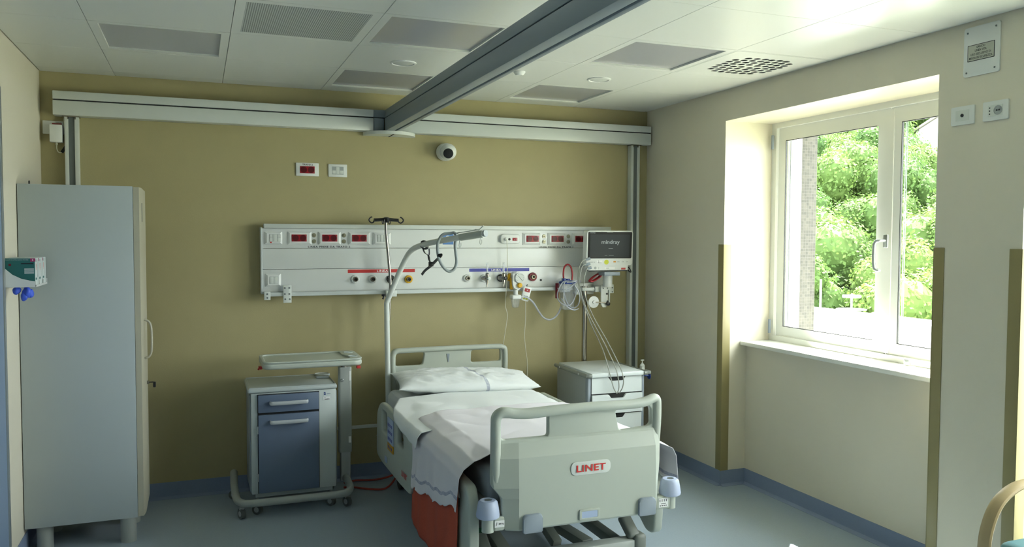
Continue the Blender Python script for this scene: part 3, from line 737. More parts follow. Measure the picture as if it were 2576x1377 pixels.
MB().tube(seg([(2.842, 1.612), (2.846, 1.585), (2.849, 1.48), (2.848, 1.35), (2.838, 1.216), (2.835, 1.15), (2.850, 1.09), (2.845, 1.03), (2.82, .868), (2.81, .70)], -.125), .0025, 8).build('cord', 'cordw', t)
t = thing('nurse_call_handset', (2.985, -.13, 1.2), 'white nurse call handset with red button hung askew on the rail', 'handset')
T = frame((2.985, -.130, 1.230), (1, 0, -.05), (.24, 0, 1))
T = Matrix.Translation((2.985, -.128, 1.230)) @ Matrix.Rotation(math.radians(15), 4, 'Y') @ Matrix.Rotation(PI/2, 4, 'X')
MB().prism(rrect(-.028, -.050, .028, .050, .007), T, 0, .018, bev=.003).build('body', 'white', t)
MB().prism(rrect(-.020, .014, .020, .038, .001, 1), T, .0182, .0192).build('call_button', 'red', t)
text('A', T @ Matrix.Translation((0, .026, .0194)), .008, .010, 'wink', t)
for q in (-.010, .010): MB().prism(rrect(q-.008, -.040, q+.008, -.030, .001, 1), T, .0182, .019).build('key', 'lime', t)
for q in (-.012, .0, .012): MB().prism(rrect(q-.004, -.018, q+.004, -.012, .001, 1), T, .0182, .019).build('key_mark', 'cartg', t)
MB().tube([(2.993, -.137, 1.279), (2.998, -.13, 1.292), (3.004, -.115, 1.294), (3.004, -.1, 1.282)], .0035, 8).build('hook', 'alu', t)
MB().tube(seg([(2.985, 1.180), (2.984, 1.14), (2.984, 1.05), (2.978, .94), (2.985, .85), (2.998, .76), (3.0, .68), (3.0, .60)], -.132), .0025, 8).build('cord', 'cordw', t)

# drip pole on the left
t = thing('drip_pole', (2.0, -.15, 1.07), 'thin steel drip pole with black four-hook head clamped to the rail', 'drip pole')
MB().tube([(2.010, -.150, 1.078), (2.014, -.150, 1.20), (2.018, -.150, 1.34), (1.998, -.155, 1.56), (1.992, -.158, 1.62), (1.988, -.160, 1.66), (1.988, -.160, 1.735)], .0095, 14, n=4).build('pole', 'chrome', t)
MB().box(1.992, -.15, 1.232, 2.062, -.107, 1.275, bev=.003).build('clamp', 'offwhite', t)
MB().box(1.962, -.168, 1.235, 1.985, -.135, 1.25, bev=.003).tube([(1.98, -.15, 1.245), (1.972, -.155, 1.228), (1.966, -.155, 1.218)], .006, 8).build('clamp_lever', 'dark', t)
m = MB(); hx, hy, hz = 1.990, -.162, 1.740
m.lathe((hx, hy, hz-.022), (0, 0, 1), [(.016, 0), (.024, .012), (.022, .03), (.012, .036)], 20)
for s_ in (-1, 1):
    m.tube([(hx, hy, hz), (hx+s_*.045, hy, hz-.004), (hx+s_*.080, hy-.003, hz-.006)], (.012, .0115), 10, flat=(0, 1, 0))
    m.tube([(hx+s_*.078, hy, hz-.004), (hx+s_*.083, hy, hz-.018), (hx+s_*.096, hy-.002, hz-.024), (hx+s_*.110, hy-.003, hz-.014), (hx+s_*.112, hy-.002, hz-.002), (hx+s_*.102, hy, hz+.010), (hx+s_*.092, hy, hz+.014)], .0045, 8)
    m.tube([(hx, hy, hz), (hx, hy+s_*.05, hz-.004)], .008, 8, smooth=False)
    m.tube([(hx+s_*.025, hy+s_*.05, hz-.004), (hx+s_*.028, hy+s_*.05, hz-.026), (hx+s_*.036, hy+s_*.05, hz-.028), (hx+s_*.038, hy+s_*.05, hz-.012)], .0032, 8)
m.build('hook_head', 'dark', t)

# ================================================================ RIGHT-HAND POLE, MONITOR, CABLES
t = thing('infusion_pole', (3.43, -.15, .1), 'thick steel pole clamped to the rail behind the white drawer cart', 'steel pole')
MB().cyl((3.435, -.150, .30), (3.435, -.150, 1.268), .0185, seg=24).cyl((3.435, -.150, 1.268), (3.435, -.150, 1.276), .021, seg=24).build('pole', 'chrome', t)
MB().box(3.37, -.128, 1.215, 3.52, -.107, 1.298, bev=.004).box(3.405, -.176, 1.243, 3.515, -.168, 1.268, bev=.003).box(3.405, -.170, 1.243, 3.413, -.12, 1.268).box(3.508, -.17, 1.243, 3.515, -.12, 1.268).build('clamp', 'offwhite', t)
for q in (3.412, 3.496): MB().lathe((q, -.176, 1.256), (0, -1, 0), [(.008, 0), (.008, .002), (.004, .003)], 12).build('screw', 'alu', t)
MB().lathe((3.358, -.15, 1.232), (-.2, -1, 0), [(.012, 0), (.014, .004), (.012, .03), (.006, .034)], 14).build('clamp_knob', 'white', t)
mo = thing('patient_monitor', (3.55, -.29, 1.38), 'patient monitor with dark screen and white casing on a wall bracket', 'patient monitor')
T = Matrix.Translation((3.549, -.315, 1.552)) @ Matrix.Rotation(math.radians(-2), 4, 'Z') @ Matrix.Rotation(math.radians(3), 4, 'X') @ Matrix.Rotation(PI/2, 4, 'X')
w2, h2 = .178, .122
MB(T).prism(rrect(-w2, -h2, w2, h2, .016, 6), Matrix(), -.065, 0, bev=.005).build('casing', 'white', mo)
MB(T).prism(rrect(-w2+.008, -h2+.050, w2-.008, h2-.007, .010, 5), Matrix(), .0001, .0016).build('bezel', 'bezel', mo)
s = MB(T).prism(rrect(-w2+.024, -h2+.058, w2-.026, h2-.026, .001, 1), Matrix(), .0018, .0022).build('screen', 'screen', mo)
text('mindray', T @ Matrix.Translation((0.003, .040, .0024)), .140, .036, 'scrtext', s, off=.01)
MB(T).box(-.012, -.003, .0024, .022, -.001, .0026).box(-.04, -.052, .0024, -.02, -.051, .0026).box(-.008, -.052, .0024, .03, -.051, .0026).build('screen_line', 'scrtext', s)
text('mindray', T @ Matrix.Translation((-w2+.042, h2-.015, .0018)), .040, .008, 'scrtext', mo, off=.02)
MB(T).prism(rrect(-.028, h2-.012, .020, h2-.009, .001, 1), Matrix(), .0017, .0021).build('alarm_bar', 'alu_d', mo)
MB(T).box(-w2+.080, -h2+.014, .0002, -w2+.122, -h2+.036, .0006).build('sticker', 'wink', mo)
text('2', T @ Matrix.Translation((-w2+.092, -h2+.028, .0008)), .009, .012, 'ink', mo); text('centro', T @ Matrix.Translation((-w2+.102, -h2+.019, .0008)), .030, .006, 'ink', mo)
text('uMEC 120', T @ Matrix.Translation((-w2+.048, -h2+.024, .0004)), .034, .006, 'ink', mo)
MB(T).cyl((-w2+.154, -h2+.024, 0), (-w2+.154, -h2+.024, .0008), .0175, seg=26).build('round_sticker', 'lime', mo)
MB(T).prism(rrect(.030, -h2+.021, .050, -h2+.031, .003, 3), Matrix(), .0002, .001).build('key', 'orb', mo)
for q in (.070, .105, .138): text('(x', T @ Matrix.Translation((q, -h2+.026, .0004)), .016, .010, 'alu_d', mo)
MB(T).prism(rrect(-w2+.020, -h2-.036, w2-.026, -h2+.004, .006, 3), Matrix(), -.07, -.010, bev=.003).build('module_base', 'white', mo)
MB(T).prism([(-w2+.022, -h2-.034), (-w2+.034, -h2-.042), (w2-.036, -h2-.042), (w2-.026, -h2-.034)], Matrix(), -.07, -.0115).build('underside', 'slot', mo)
MB(T).box(.098, -h2-.031, -.0098, .132, -h2-.018, -.0092).build('sticker', 'redlab', mo)
MB(T).box(-.03, -h2-.028, -.0098, .048, -h2-.012, -.0094).build('sticker', 'wink', mo)
text('CE 0123', T @ Matrix.Translation((-.010, -h2-.020, -.0092)), .022, .006, 'ink', mo)
MB(T).lathe((-w2+.074, -h2-.018, -.0098), (0, 0, 1), [(.0095, 0), (.0095, .0004), (.008, .0006), (.008, .0002)], 20).cyl((-w2+.100, -h2-.013, -.0098), (-w2+.100, -h2-.013, -.0093), .0025, seg=8).cyl((-w2+.100, -h2-.024, -.0098), (-w2+.100, -h2-.024, -.0093), .0025, seg=8).build('power_button', 'cartg', mo)
MB(T).tube([(w2-.026, -h2-.01, -.03), (w2-.008, -h2-.026, -.02), (w2+.004, -h2-.050, -.02), (w2-.002, -h2-.046, -.04), (w2-.020, -h2-.018, -.05)], .004, 8).build('strap', 'dark', mo)
# support arm under the monitor
t = thing('monitor_bracket', (3.57, -.2, 1.13), 'white slotted bracket arm carrying the patient monitor', 'monitor bracket')
MB().box(3.500, -.33, 1.358, 3.625, -.22, 1.384, bev=.004).build('tilt_head', 'pad', t)
MB().cyl((3.575, -.235, 1.275), (3.575, -.235, 1.36), .034, seg=28).box(3.585, -.235, 1.32, 3.615, -.2, 1.35, bev=.003).build('swivel', 'white', t)
me = shape2d([(3.535, 1.148), (3.548, 1.126), (3.576, 1.126), (3.582, 1.150), (3.606, 1.150), (3.606, 1.285), (3.535, 1.285)], [rrect(3.588, 1.165, 3.597, 1.25, .003, 3)], frame((0, -.205, 0), RX, UZ), .01); link_mesh(me, 'slotted_plate', 'offwhite', t)
MB().box(3.545, -.2, 1.225, 3.645, -.19, 1.288, bev=.002).box(3.50, -.19, 1.235, 3.56, -.107, 1.275, bev=.004).build('wall_mount', 'offwhite', t)
for (a, b) in ((3.632, 1.265), (3.632, 1.235), (3.585, 1.263), (3.552, 1.263)): MB().lathe((a, -.2003 if a > 3.61 else -.2153, b), (0, -1, 0), [(.0045, 0), (.0045, .002), (.003, .003)], 10).build('screw', 'alu_d', t)
for (a, b) in ((3.580, 1.223), (3.586, 1.168)): MB().lathe((a, -.2153, b), (0, -1, 0), [(.007, 0), (.007, .004), (.005, .005)], 14).build('stud', 'dark', t)
MB().lathe((3.480, -.205, 1.165), (0, -1, 0), [(.042, 0), (.042, .003), (.012, .005), (.010, .012)], 32).build('adjust_disc', 'white', t)
MB().cyl((3.482, -.212, 1.165), (3.580, -.222, 1.158), .004, seg=10).build('adjust_rod', 'chrome', t)
MB().lathe((3.583, -.218, 1.152), (0, -1, 0), [(.014, 0), (.015, .004), (.013, .02), (.006, .022)], 16).build('adjust_knob', 'dark', t)
# red tube coil
m = MB()
for k in range(4):
    o = k*.004; L = [(3.478+.050*math.cos(a)*.93+.012*math.sin(a)*.3+o*.6, -.225-o, 1.343+.024*math.cos(a)+(.016+.001*k)*math.sin(a)) for a in [2*PI*q/14 for q in range(14)]]
    m.tube(L, .0042, 8, closed=True)
m.build('red_cable_coil', 'redtube', None, label='coiled dark red cable hanging under the patient monitor', cat='cable')
# grey monitor leads
def lead(pts, label):
    t = thing('monitor_lead', pts[-1], label, 'cable', 'grey leads from the patient monitor')
    MB().tube(pts, .0035, 8, n=8).build('cable', 'cable', t); a = Vector(pts[0]); 
    MB().lathe(a+Vector((.028, 0, .003)), Vector((-1, 0, -.25)), [(.010, 0), (.010, .022), (.006, .032), (.004, .042)], 12).build('plug', 'pad', t)
lead([(3.352, -.34, 1.478), (3.310, -.35, 1.455), (3.290, -.35, 1.40), (3.286, -.35, 1.33), (3.305, -.36, 1.22), (3.345, -.42, 1.05), (3.36, -.58, .88), (3.345, -.70, .76), (3.345, -.735, .70), (3.365, -.735, .64), (3.392, -.722, .607)], 'leftmost grey lead looping from the monitor side down to the cart')
lead([(3.352, -.34, 1.442), (3.312, -.36, 1.425), (3.292, -.365, 1.36), (3.292, -.37, 1.27), (3.325, -.42, 1.12), (3.375, -.56, .93), (3.385, -.71, .78), (3.392, -.74, .71), (3.402, -.735, .65), (3.398, -.722, .607)], 'middle grey lead hanging from the monitor over the cart top')
lead([(3.362, -.34, 1.415), (3.328, -.38, 1.385), (3.312, -.39, 1.32), (3.318, -.39, 1.24), (3.352, -.44, 1.10), (3.40, -.57, .93), (3.415, -.71, .79), (3.430, -.74, .71), (3.430, -.735, .65), (3.412, -.722, .607)], 'rightmost grey lead hanging from the monitor over the cart front')

# ================================================================ DRAWER CART (right of bed)
ct = thing('drawer_cart', (3.4, -.45, 0), 'white drawer cart with grey side rails in the right corner', 'drawer cart')
MB().box(3.20, -.69, .09, 3.60, -.20, .715, bev=.003).build('body', 'cartg', ct)
MB().box(3.215, -.715, .715, 3.600, -.195, .742, bev=.004).build('worktop', 'cartw', ct)
MB().tube([(3.19, -.205, .727), (3.185, -.25, .727), (3.185, -.66, .727), (3.190, -.705, .727), (3.214, -.712, .727)], (.013, .012), 10, n=4).build('side_rail', 'carte', ct)
MB().tube([(3.625, -.205, .727), (3.63, -.25, .727), (3.63, -.66, .727), (3.625, -.705, .727), (3.600, -.712, .727)], (.013, .012), 10, n=4).box(3.63, -.70, .715, 3.665, -.64, .737, bev=.005).build('side_rail', 'carte', ct)
for q in (-.3, -.6): MB().cyl((3.173, q, .727), (3.170, q, .727), .006, seg=12).build('rail_screw', 'white', ct)
MB().box(3.192, -.70, .09, 3.216, -.66, .712, bev=.006).box(3.592, -.70, .09, 3.612, -.66, .712, bev=.006).build('corner_post', 'pad', ct)
def drawer(z0, z1, y):
    cxx = 3.405; hw = .046
    o = [(3.22, z0), (3.592, z0), (3.592, z1), (cxx+hw+.018, z1), (cxx+hw, z1-.026), (cxx-hw, z1-.026), (cxx-hw-.018, z1), (3.22, z1)]
    o = rpoly(o, [.001, .001, .001, .006, .006, .006, .006, .001])
    MB().prism(o, F(0, y+.018, 0), 0, .018, bev=.0015).build('drawer', 'cartw', ct)
drawer(.606, .712, -.70); drawer(.474, .598, -.712); drawer(.33, .466, -.70); drawer(.11, .322, -.70)
MB().box(3.217, -.6975, .10, 3.595, -.6885, .712).build('drawer_gap', 'slot', ct)
for (a, b) in ((3.24, -.65), (3.56, -.65), (3.24, -.25), (3.56, -.25)):
    MB().cyl((a-.012, b, .035), (a+.012, b, .035), .035, seg=20).cyl((a, b, .06), (a, b, .095), .01, seg=10).build('castor', 'wheel', ct)
MB().lathe((3.668, -.66, .694), (1, 0, 0), [(.020, 0), (.022, .004), (.014, .008)], 16).cyl((3.612, -.66, .70), (3.668, -.66, .70), .006, seg=8).build('blue_knob', 'bluecap', ct)
t = thing('pump_bottle', (3.675, -.62, .66), 'small white pump bottle held behind the cart side rail', 'pump bottle')
MB().lathe((3.700, -.52, .70), (0, 0, 1), [(.016, 0), (.018, .004), (.018, .045), (.008, .055), (.008, .06)], 20).build('bottle', 'white', t)
MB().cyl((3.700, -.52, .758), (3.700, -.52, .778), .004, seg=10).box(3.688, -.527, .776, 3.712, -.513, .785, bev=.003).build('pump', 'white', t)
MB().box(3.642, -.58, .690, 3.722, -.50, .700, bev=.002).build('bottle_shelf', 'carte', ct)

# ================================================================ BED
BED = 2.395
bd = thing('hospital_bed', (BED, -1.2, 0), 'large grey-white hospital bed with moulded end boards and side rails', 'hospital bed')
def board(name, yb, foot):
    """moulded end board; x from 1.985 to 2.775 at the foot, T plane faces -y"""
    dx = 0
    X = lambda v: v+dx
    top = .905 if foot else .893
    outer = [(1.975, .62), (1.978, .885), (2.02, .915), (2.12, .898), (2.27, .903), (2.45, .905), (2.62, .900), (2.70, .905), (2.765, .925), (2.785, .89), (2.778, .62)] if foot else [(2.006, .62), (2.008, .86), (2.03, .893), (2.38, .896), (2.78, .893), (2.818, .87), (2.820, .62)]
    if foot: low = [(2.770, .52), (2.765, .39), (2.70, .388), (2.665, .388), (2.08, .388), (2.040, .40), (2.020, .43), (2.020, .53), (1.975, .585)]
    else: low = [(2.81, .45), (2.02, .45)]
    o = rpoly([(X(a), b) for a, b in outer+low], [.03]+[.04]*(len(outer)-2)+[.03]+[.015]*len(low))
    h1 = rpoly([(X(2.012), .790), (X(2.010), .868), (X(2.10), .860), (X(2.232), .868), (X(2.232), .775), (X(2.03), .775)], [.03, .02, .02, .012, .015, .02])
    h2 = rpoly([(X(2.556), .862), (X(2.735), .872), (X(2.738), .790), (X(2.72), .778), (X(2.575), .770)], [.012, .025, .02, .02, .02])
    if not foot:
        h1 = rpoly([(2.040, .778), (2.040, .862), (2.237, .860), (2.222, .778)], .018); h2 = rpoly([(2.562, .860), (2.772, .860), (2.772, .778), (2.560, .778)], .018)
    T = F(0, yb+.03, 0)
    me = shape2d(o, [h1, h2], T, .03, .008, 3)
    b = link_mesh(me, name, 'bed', bd)
    return b
fb = board('footboard', -2.25, True)
m = MB()   # bulging body of the foot board: outer edges, creases, front
lev = [(.392, 2.036, 2.760, .030), (.40, 2.030, 2.762, .036), (.45, 2.021, 2.766, .037), (.53, 2.021, 2.768, .037), (.575, 1.984, 2.773, .037), (.62, 1.978, 2.776, .036), (.700, 1.978, 2.777, .032), (.762, 1.980, 2.777, .008), (.772, 1.984, 2.775, .001)]
rows = []
for z, xl, xr, dp in lev:
    k = max(0, min(1, (z-.70)/.072)); cl = 2.084+.01*k; cr = 2.742
    rows.append([m.bm.verts.new(p) for p in ((xl, -2.2490, z), (xl, -2.2512-dp*.12, z), (cl, -2.251-dp, z), (cr, -2.251-dp, z), (xr, -2.2512-dp*.25, z), (xr, -2.2490, z))])
for a, b in zip(rows, rows[1:]):
    for k in range(5): m.bm.faces.new((a[k], a[k+1], b[k+1], b[k]))
m.bm.faces.new(rows[0]); m.bm.faces.new(rows[-1][::-1])
m.build('lower_shell', 'bed', fb, angle=9)
MB().tube([(2.000, -2.236, .585), (1.996, -2.244, .64), (1.993, -2.25, .80), (1.996, -2.25, .868), (2.022, -2.255, .893), (2.08, -2.258, .884), (2.15, -2.262, .881), (2.27, -2.266, .888), (2.45, -2.268, .892), (2.60, -2.262, .888), (2.69, -2.256, .890), (2.738, -2.25, .903), (2.764, -2.245, .898), (2.768, -2.245, .86), (2.766, -2.245, .78), (2.760, -2.236, .62)], .021, 16, n=5).build('hand_rail', 'bed', fb)
s = shape2d(rrect(2.322, .603, 2.512, .662, .028, 8), [], frame((0, -2.2865, 0), RX, UZ), .004, .001)
s.transform(Matrix.Translation((0, 0, 0))); lp = link_mesh(s, 'logo_plate', 'offwhite', fb)
text('LINET', F(2.417, -2.2925, .6325), .140, .030, 'rink', lp, off=.02, space=1.05)
def pad(x0, x1, z0, z1):
    MB().prism(rpoly([(x0, z0), (x1, z0), (x1, z1), (x0, z1)], [.004, .004, .018, .018]), F(0, -2.287, 0), 0, .016, bev=.005).build('wall_pad', 'pad', fb)
pad(2.100, 2.186, .384, .462); pad(2.652, 2.735, .392, .470)
me = shape2d(rrect(2.362, .405, 2.460, .452, .006, 3), [rrect(2.374, .414, 2.449, .443, .002, 2)], frame((0, -2.286, 0), RX, UZ), .008, .0015); link_mesh(me, 'window_frame_moulding', 'bed', fb)
MB().box(2.374, -2.293, .414, 2.449, -2.2895, .443).build('card_window', 'sky', fb)
hb = board('headboard', -.20, False)
MB().prism(rpoly([(2.388, .845), (2.408, .845), (2.401, .79), (2.396, .79)], .001), F(0, -.2, 0), -.001, .004).build('release_mark', 'pad', hb) if True else None
MB().tube([(2.024, -.2, .60), (2.022, -.2, .80), (2.026, -.2, .854), (2.050, -.2, .877), (2.12, -.2, .879), (2.42, -.2, .881), (2.73, -.2, .879), (2.785, -.2, .872), (2.806, -.2, .845), (2.806, -.2, .70), (2.804, -.2, .60)], .018, 14, n=5).build('hand_rail', 'bed', hb)
# foot end corner arms with roller bumpers
for (xc, s_, zz) in ((1.962, -1, 0), (2.845, 1, 0)):
    xi = 2.03 if s_ < 0 else 2.76; xo = xc
    a = MB().box(min(xi, xo-s_*.02), -2.262, .395, max(xi, xo+s_*.012), -2.215, .455, bev=.008, seg=3).build('corner_arm', 'bed', bd)
    MB().cyl((xo, -2.24, .392), (xo, -2.24, .458), .026, seg=24).build('arm_post', 'bed', a)
    b = MB().lathe((xo, -2.24, .452), (0, 0, 1), [(.043, 0), (.0485, .004), (.050, .012), (.046, .040), (.041, .066), (.033, .074), (.018, .075), (.016, .070)], 36).build('bumper_roller', 'bumper', bd)
    MB().cyl((xo, -2.24, .520), (xo, -2.24, .527), .013, seg=16).build('roller_bolt', 'alu_d', b)
    if s_ < 0:
        st = MB().box(1.985, -2.2628, .412, 2.028, -2.2622, .440).build('sticker', 'wink', a); text('300 kg', F(2.013, -2.2630, .426), .022, .008, 'ink', st, off=.02)
        MB().tube([(1.990, -2.2631, .419), (1.994, -2.2631, .426), (1.994, -2.2631, .434)], .0009, 5, smooth=False).build('pictogram', 'ink', st)
    else:
        st = MB().box(2.775, -2.2628, .405, 2.822, -2.2622, .446).build('sticker', 'wink', a); m = MB()
        for k in range(4): m.box(2.779+k*.011, -2.2631, .430, 2.782+k*.011, -2.2628, .441)
        for k in range(4): m.box(2.779+k*.010, -2.2631, .410, 2.785+k*.010, -2.2628, .414)
        m.box(2.785, -2.2631, .42, 2.812, -2.2628, .422); m.build('pictogram', 'ink', st)
# frame
MB().box(1.99, -2.21, .40, 2.03, -.24, .45, bev=.005).box(2.76, -2.21, .40, 2.80, -.24, .45, bev=.005).box(2.0, -2.21, .40, 2.79, -2.17, .45, bev=.005).box(2.0, -.28, .40, 2.79, -.24, .45, bev=.005).box(2.0, -1.3, .405, 2.79, -1.24, .445).build('upper_frame', 'bframe_l', bd)
MB().box(1.985, -2.18, .45, 2.805, -.245, .485, bev=.008).build('mattress_platform', 'bframe_l', bd)
MB().box(2.06, -2.06, .12, 2.77, -1.99, .185, bev=.004).build('base_crossbar', 'bframe_l', bd)
for q in (2.04, 2.70): MB().box(q, -2.02, .12, q+.05, -.35, .17, bev=.004).build('base_beam', 'bframe', bd)
MB().box(2.06, -.38, .12, 2.77, -.32, .17, bev=.004).build('base_crossbar', 'bframe', bd)
def arm(x, y0, z0, y1, z1, w=.05, h=.045, xe=None):
    a = Vector((x, y0, z0)); b = Vector((x if xe is None else xe, y1, z1)); d = (b-a); L = d.length; d.normalize(); r = Vector((1, 0, 0)); r = (r-d*r.dot(d)).normalized(); u = d.cross(r)
    T = Matrix((r, u, d)).transposed().to_4x4(); T.translation = a
    MB().box(-w/2, -h/2, 0, w/2, h/2, L, bev=.004, T=T).build('lifting_arm', 'bframe', bd)
arm(2.40, -1.98, .185, -1.45, .40, w=.045, xe=2.36); arm(2.56, -1.98, .165, -.9, .165, w=.06, xe=2.44); arm(2.13, -2.0, .19, -1.45, .40, w=.06, xe=2.05); arm(2.30, -.5, .17, -.95, .40); arm(2.08, -2.02, .15, -1.3, .30, w=.05)
MB().lathe((2.335, -1.7, .36), (0, 0, -1), [(.03, 0), (.036, .02), (.034, .06), (.02, .075)], 16).build('actuator', 'slot', bd)
for (a, b) in ((2.80, -2.03), (2.03, -2.03), (2.80, -.34), (2.05, -.34)):
    w_ = MB().cyl((a-.018, b+.02, .068), (a+.018, b+.02, .068), .068, seg=26).build('castor', 'dark' if b > -1 else 'bframe', bd)
    MB().box(a-.032, b-.04, .10, a+.032, b+.04, .21, bev=.018, seg=3).build('castor_housing', 'bframe', w_)
for (a, zz) in ((2.775, .20), (2.03, .17)):
    T = Matrix.Translation((a, -2.03, .20)) @ Matrix.Rotation(math.radians(32), 4, 'X')
    p = MB(T).box(-.030, -.02, -.022, .030, .115, .022, bev=.014, seg=3).build('brake_pedal', 'bframe', bd)
    MB(T).box(-.026, .108, -.019, .026, .150, .019, bev=.016, seg=3).build('pedal_tip', 'green', p)
# side rails
def siderail(x, s_, pts, holes, thick=.035):
    T = frame((x, 0, 0), (0, -1, 0), UZ) if s_ < 0 else frame((x, 0, 0), (0, 1, 0), UZ)
    f = (lambda p: (-p[0], p[1])) if s_ < 0 else (lambda p: (p[0], p[1]))
    pp = [f(p) for p in pts]; hh = [[f(p) for p in h] for h in holes]
    rail = rpoly(pp, .05, 6)
    return link_mesh(shape2d(rail, [rpoly(h, .03, 6) for h in hh], T, thick, .012, 3), 'side_rail', 'bed', bd)
# the left head rail
hr = siderail(1.897, -1, [(-.44, .28), (-.46, .55), (-.56, .628), (-.75, .632), (-1.00, .625), (-1.20, .612), (-1.34, .54), (-1.36, .40), (-1.30, .27), (-1.08, .262), (-.60, .262)],
              [[(-.60, .46), (-.60, .59), (-.745, .59), (-.745, .46)], [(-.99, .47), (-.99, .588), (-1.14, .575), (-1.155, .48)]])
hr2 = siderail(2.905, 1, [(-.44, .28), (-.46, .55), (-.56, .62), (-1.00, .615), (-1.20, .60), (-1.34, .54), (-1.36, .40), (-1.30, .27), (-.60, .262)],
               [[(-.60, .46), (-.60, .58), (-.745, .58), (-.745, .46)], [(-.99, .47), (-.99, .58), (-1.14, .565), (-1.155, .48)]])
TL = frame((1.8605, 0, 0), (0, -1, 0), UZ)
cp = MB().prism(rrect(.79, .44, .93, .585, .006), TL, .0, .005, bev=.001).build('control_panel', 'sky', hr)
MB().prism(rrect(.79, .395, .93, .438, .004), TL, 0, .005, bev=.001).build('control_strip', 'amber', hr)
m = MB()
for a in range(4):
    for b in range(3): m.prism(rrect(.805+a*.030, .455+b*.04, .820+a*.030, .473+b*.04, .004, 2), TL, .0052, .006)
for a in range(3): m.prism(rrect(.81+a*.04, .408, .825+a*.04, .424, .002, 2), TL, .0052, .006)
m.build('panel_keys', 'bluelab', cp)
text('LINET', TL @ Matrix.Translation((1.19, .348, .0030)), .125, .030, 'rink', hr, off=.02)
MB().prism(rrect(.70, .30, .76, .335, .008), TL, 0, .003).build('sticker', 'sky', hr)
MB().prism(rpoly([(.36, .37), (.47, .45), (.47, .37)], .008), frame((1.868, 0, 0), (0, -1, 0), UZ), -.03, -.012).build('rail_latch', 'bumper', bd)
# foot rails, lowered on the sides
def footrail(x, s_):
    pts = [(-1.46, .55), (-1.44, .40), (-1.50, .26), (-1.80, .20), (-2.05, .15), (-2.14, .12), (-2.185, .22), (-2.185, .50), (-2.15, .565), (-1.9, .575), (-1.6, .575)]
    if s_ > 0: pts = [(-1.46, .45), (-1.50, .30), (-1.70, .235), (-1.85, .25), (-1.96, .175), (-2.03, .19), (-2.05, .42), (-2.02, .48), (-1.6, .49)]
    siderail(x, s_, pts, [[(-1.60, .44), (-1.60, .52), (-2.05, .52), (-2.05, .44)]] if s_ < 0 else [], .05)
footrail(1.945, -1); footrail(2.89, 1)
MB().box(1.95, -.9, .38, 1.99, -.8, .44).box(2.81, -.9, .38, 2.90, -.8, .44).box(1.95, -1.8, .38, 1.99, -1.7, .44).box(2.80, -1.8, .38, 2.89, -1.7, .44).box(1.915, -.95, .30, 1.96, -.75, .42).build('rail_hinge', 'bframe_l', bd)
MB().cyl((2.03, -.60, .03), (2.03, -.60, .40), .012, seg=12).build('cable_guide', 'bframe_l', bd) if False else None
# lifting pole
lp_ = thing('lifting_pole', (1.985, -.22, .45), 'bent grey bed lifting pole arching over the pillow with looped grip', 'lifting pole')
MB().tube([(1.985, -.238, .40), (1.980, -.238, .8), (1.975, -.238, 1.15), (1.977, -.238, 1.205), (1.990, -.25, 1.245), (2.035, -.30, 1.38), (2.070, -.37, 1.49), (2.082, -.44, 1.535), (2.10, -.54, 1.565), (2.15, -.70, 1.593), (2.25, -.90, 1.622), (2.352, -1.08, 1.647)], .0172, 18, n=5).build('pole', 'offwhite', lp_)
MB().cyl((2.350, -1.077, 1.6465), (2.3545, -1.0845, 1.6477), .0195, seg=20).build('end_cap', 'loop', lp_)
MB().tube([(2.26, -.918, 1.6245), (2.345, -1.066, 1.645)], .0212, 16, smooth=False).build('grip_sleeve', 'bed', lp_)
m = MB()
for (p, zz) in (((2.245, -.893, 1.621), 0), ((2.325, -1.03, 1.640), 0)):
    x, y, z = p
    m.tube([(x-.014, y+.01, z+.030), (x+.002, y, z+.026), (x+.012, y-.012, z+.008), (x+.012, y-.012, z-.020), (x+.010, y-.01, z-.045), (x+.016, y-.010, z-.055), (x+.022, y-.01, z-.045), (x+.022, y-.01, z-.028)], .0030, 8)
m.tube([(2.24, -.88, 1.648), (2.33, -1.04, 1.668), (2.345, -1.07, 1.69)], .0030, 8, smooth=False)
m.build('wire_hook', 'offwhite', lp_)
g = thing('trapeze_grip', (2.23, -.88, 1.41), 'grey loop grip with black strap hanging from the lifting pole', 'grip handle')
MB().tube([(2.215, -.865, 1.648), (2.170, -.86, 1.640), (2.143, -.855, 1.600), (2.140, -.85, 1.545), (2.152, -.85, 1.49), (2.180, -.85, 1.445), (2.212, -.85, 1.425), (2.240, -.855, 1.440), (2.252, -.86, 1.48), (2.246, -.865, 1.53), (2.240, -.87, 1.58), (2.245, -.875, 1.63), (2.235, -.87, 1.65)], .0088, 12, n=6, closed=True).build('loop', 'loop', g)
m = MB()
m.tube([(2.112, -.60, 1.598), (2.118, -.615, 1.600), (2.135, -.63, 1.590), (2.135, -.632, 1.56), (2.122, -.62, 1.553), (2.108, -.60, 1.565)], (.012, .0025), 8, closed=True)
m.tube([(2.115, -.615, 1.560), (2.122, -.63, 1.530), (2.136, -.66, 1.515), (2.136, -.68, 1.49), (2.140, -.70, 1.470)], (.011, .0022), 8)
m.tube([(2.140, -.66, 1.555), (2.140, -.665, 1.53), (2.134, -.67, 1.515)], (.010, .0022), 8)
m.tube([(2.085, -.70, 1.400), (2.105, -.70, 1.425), (2.14, -.71, 1.455), (2.16, -.76, 1.490), (2.158, -.84, 1.512), (2.150, -.87, 1.528), (2.142, -.87, 1.51)], (.012, .0022), 8)
m.box(2.125, -.722, 1.450, 2.152, -.70, 1.478, bev=.003)
m.build('strap', 'dark', g)

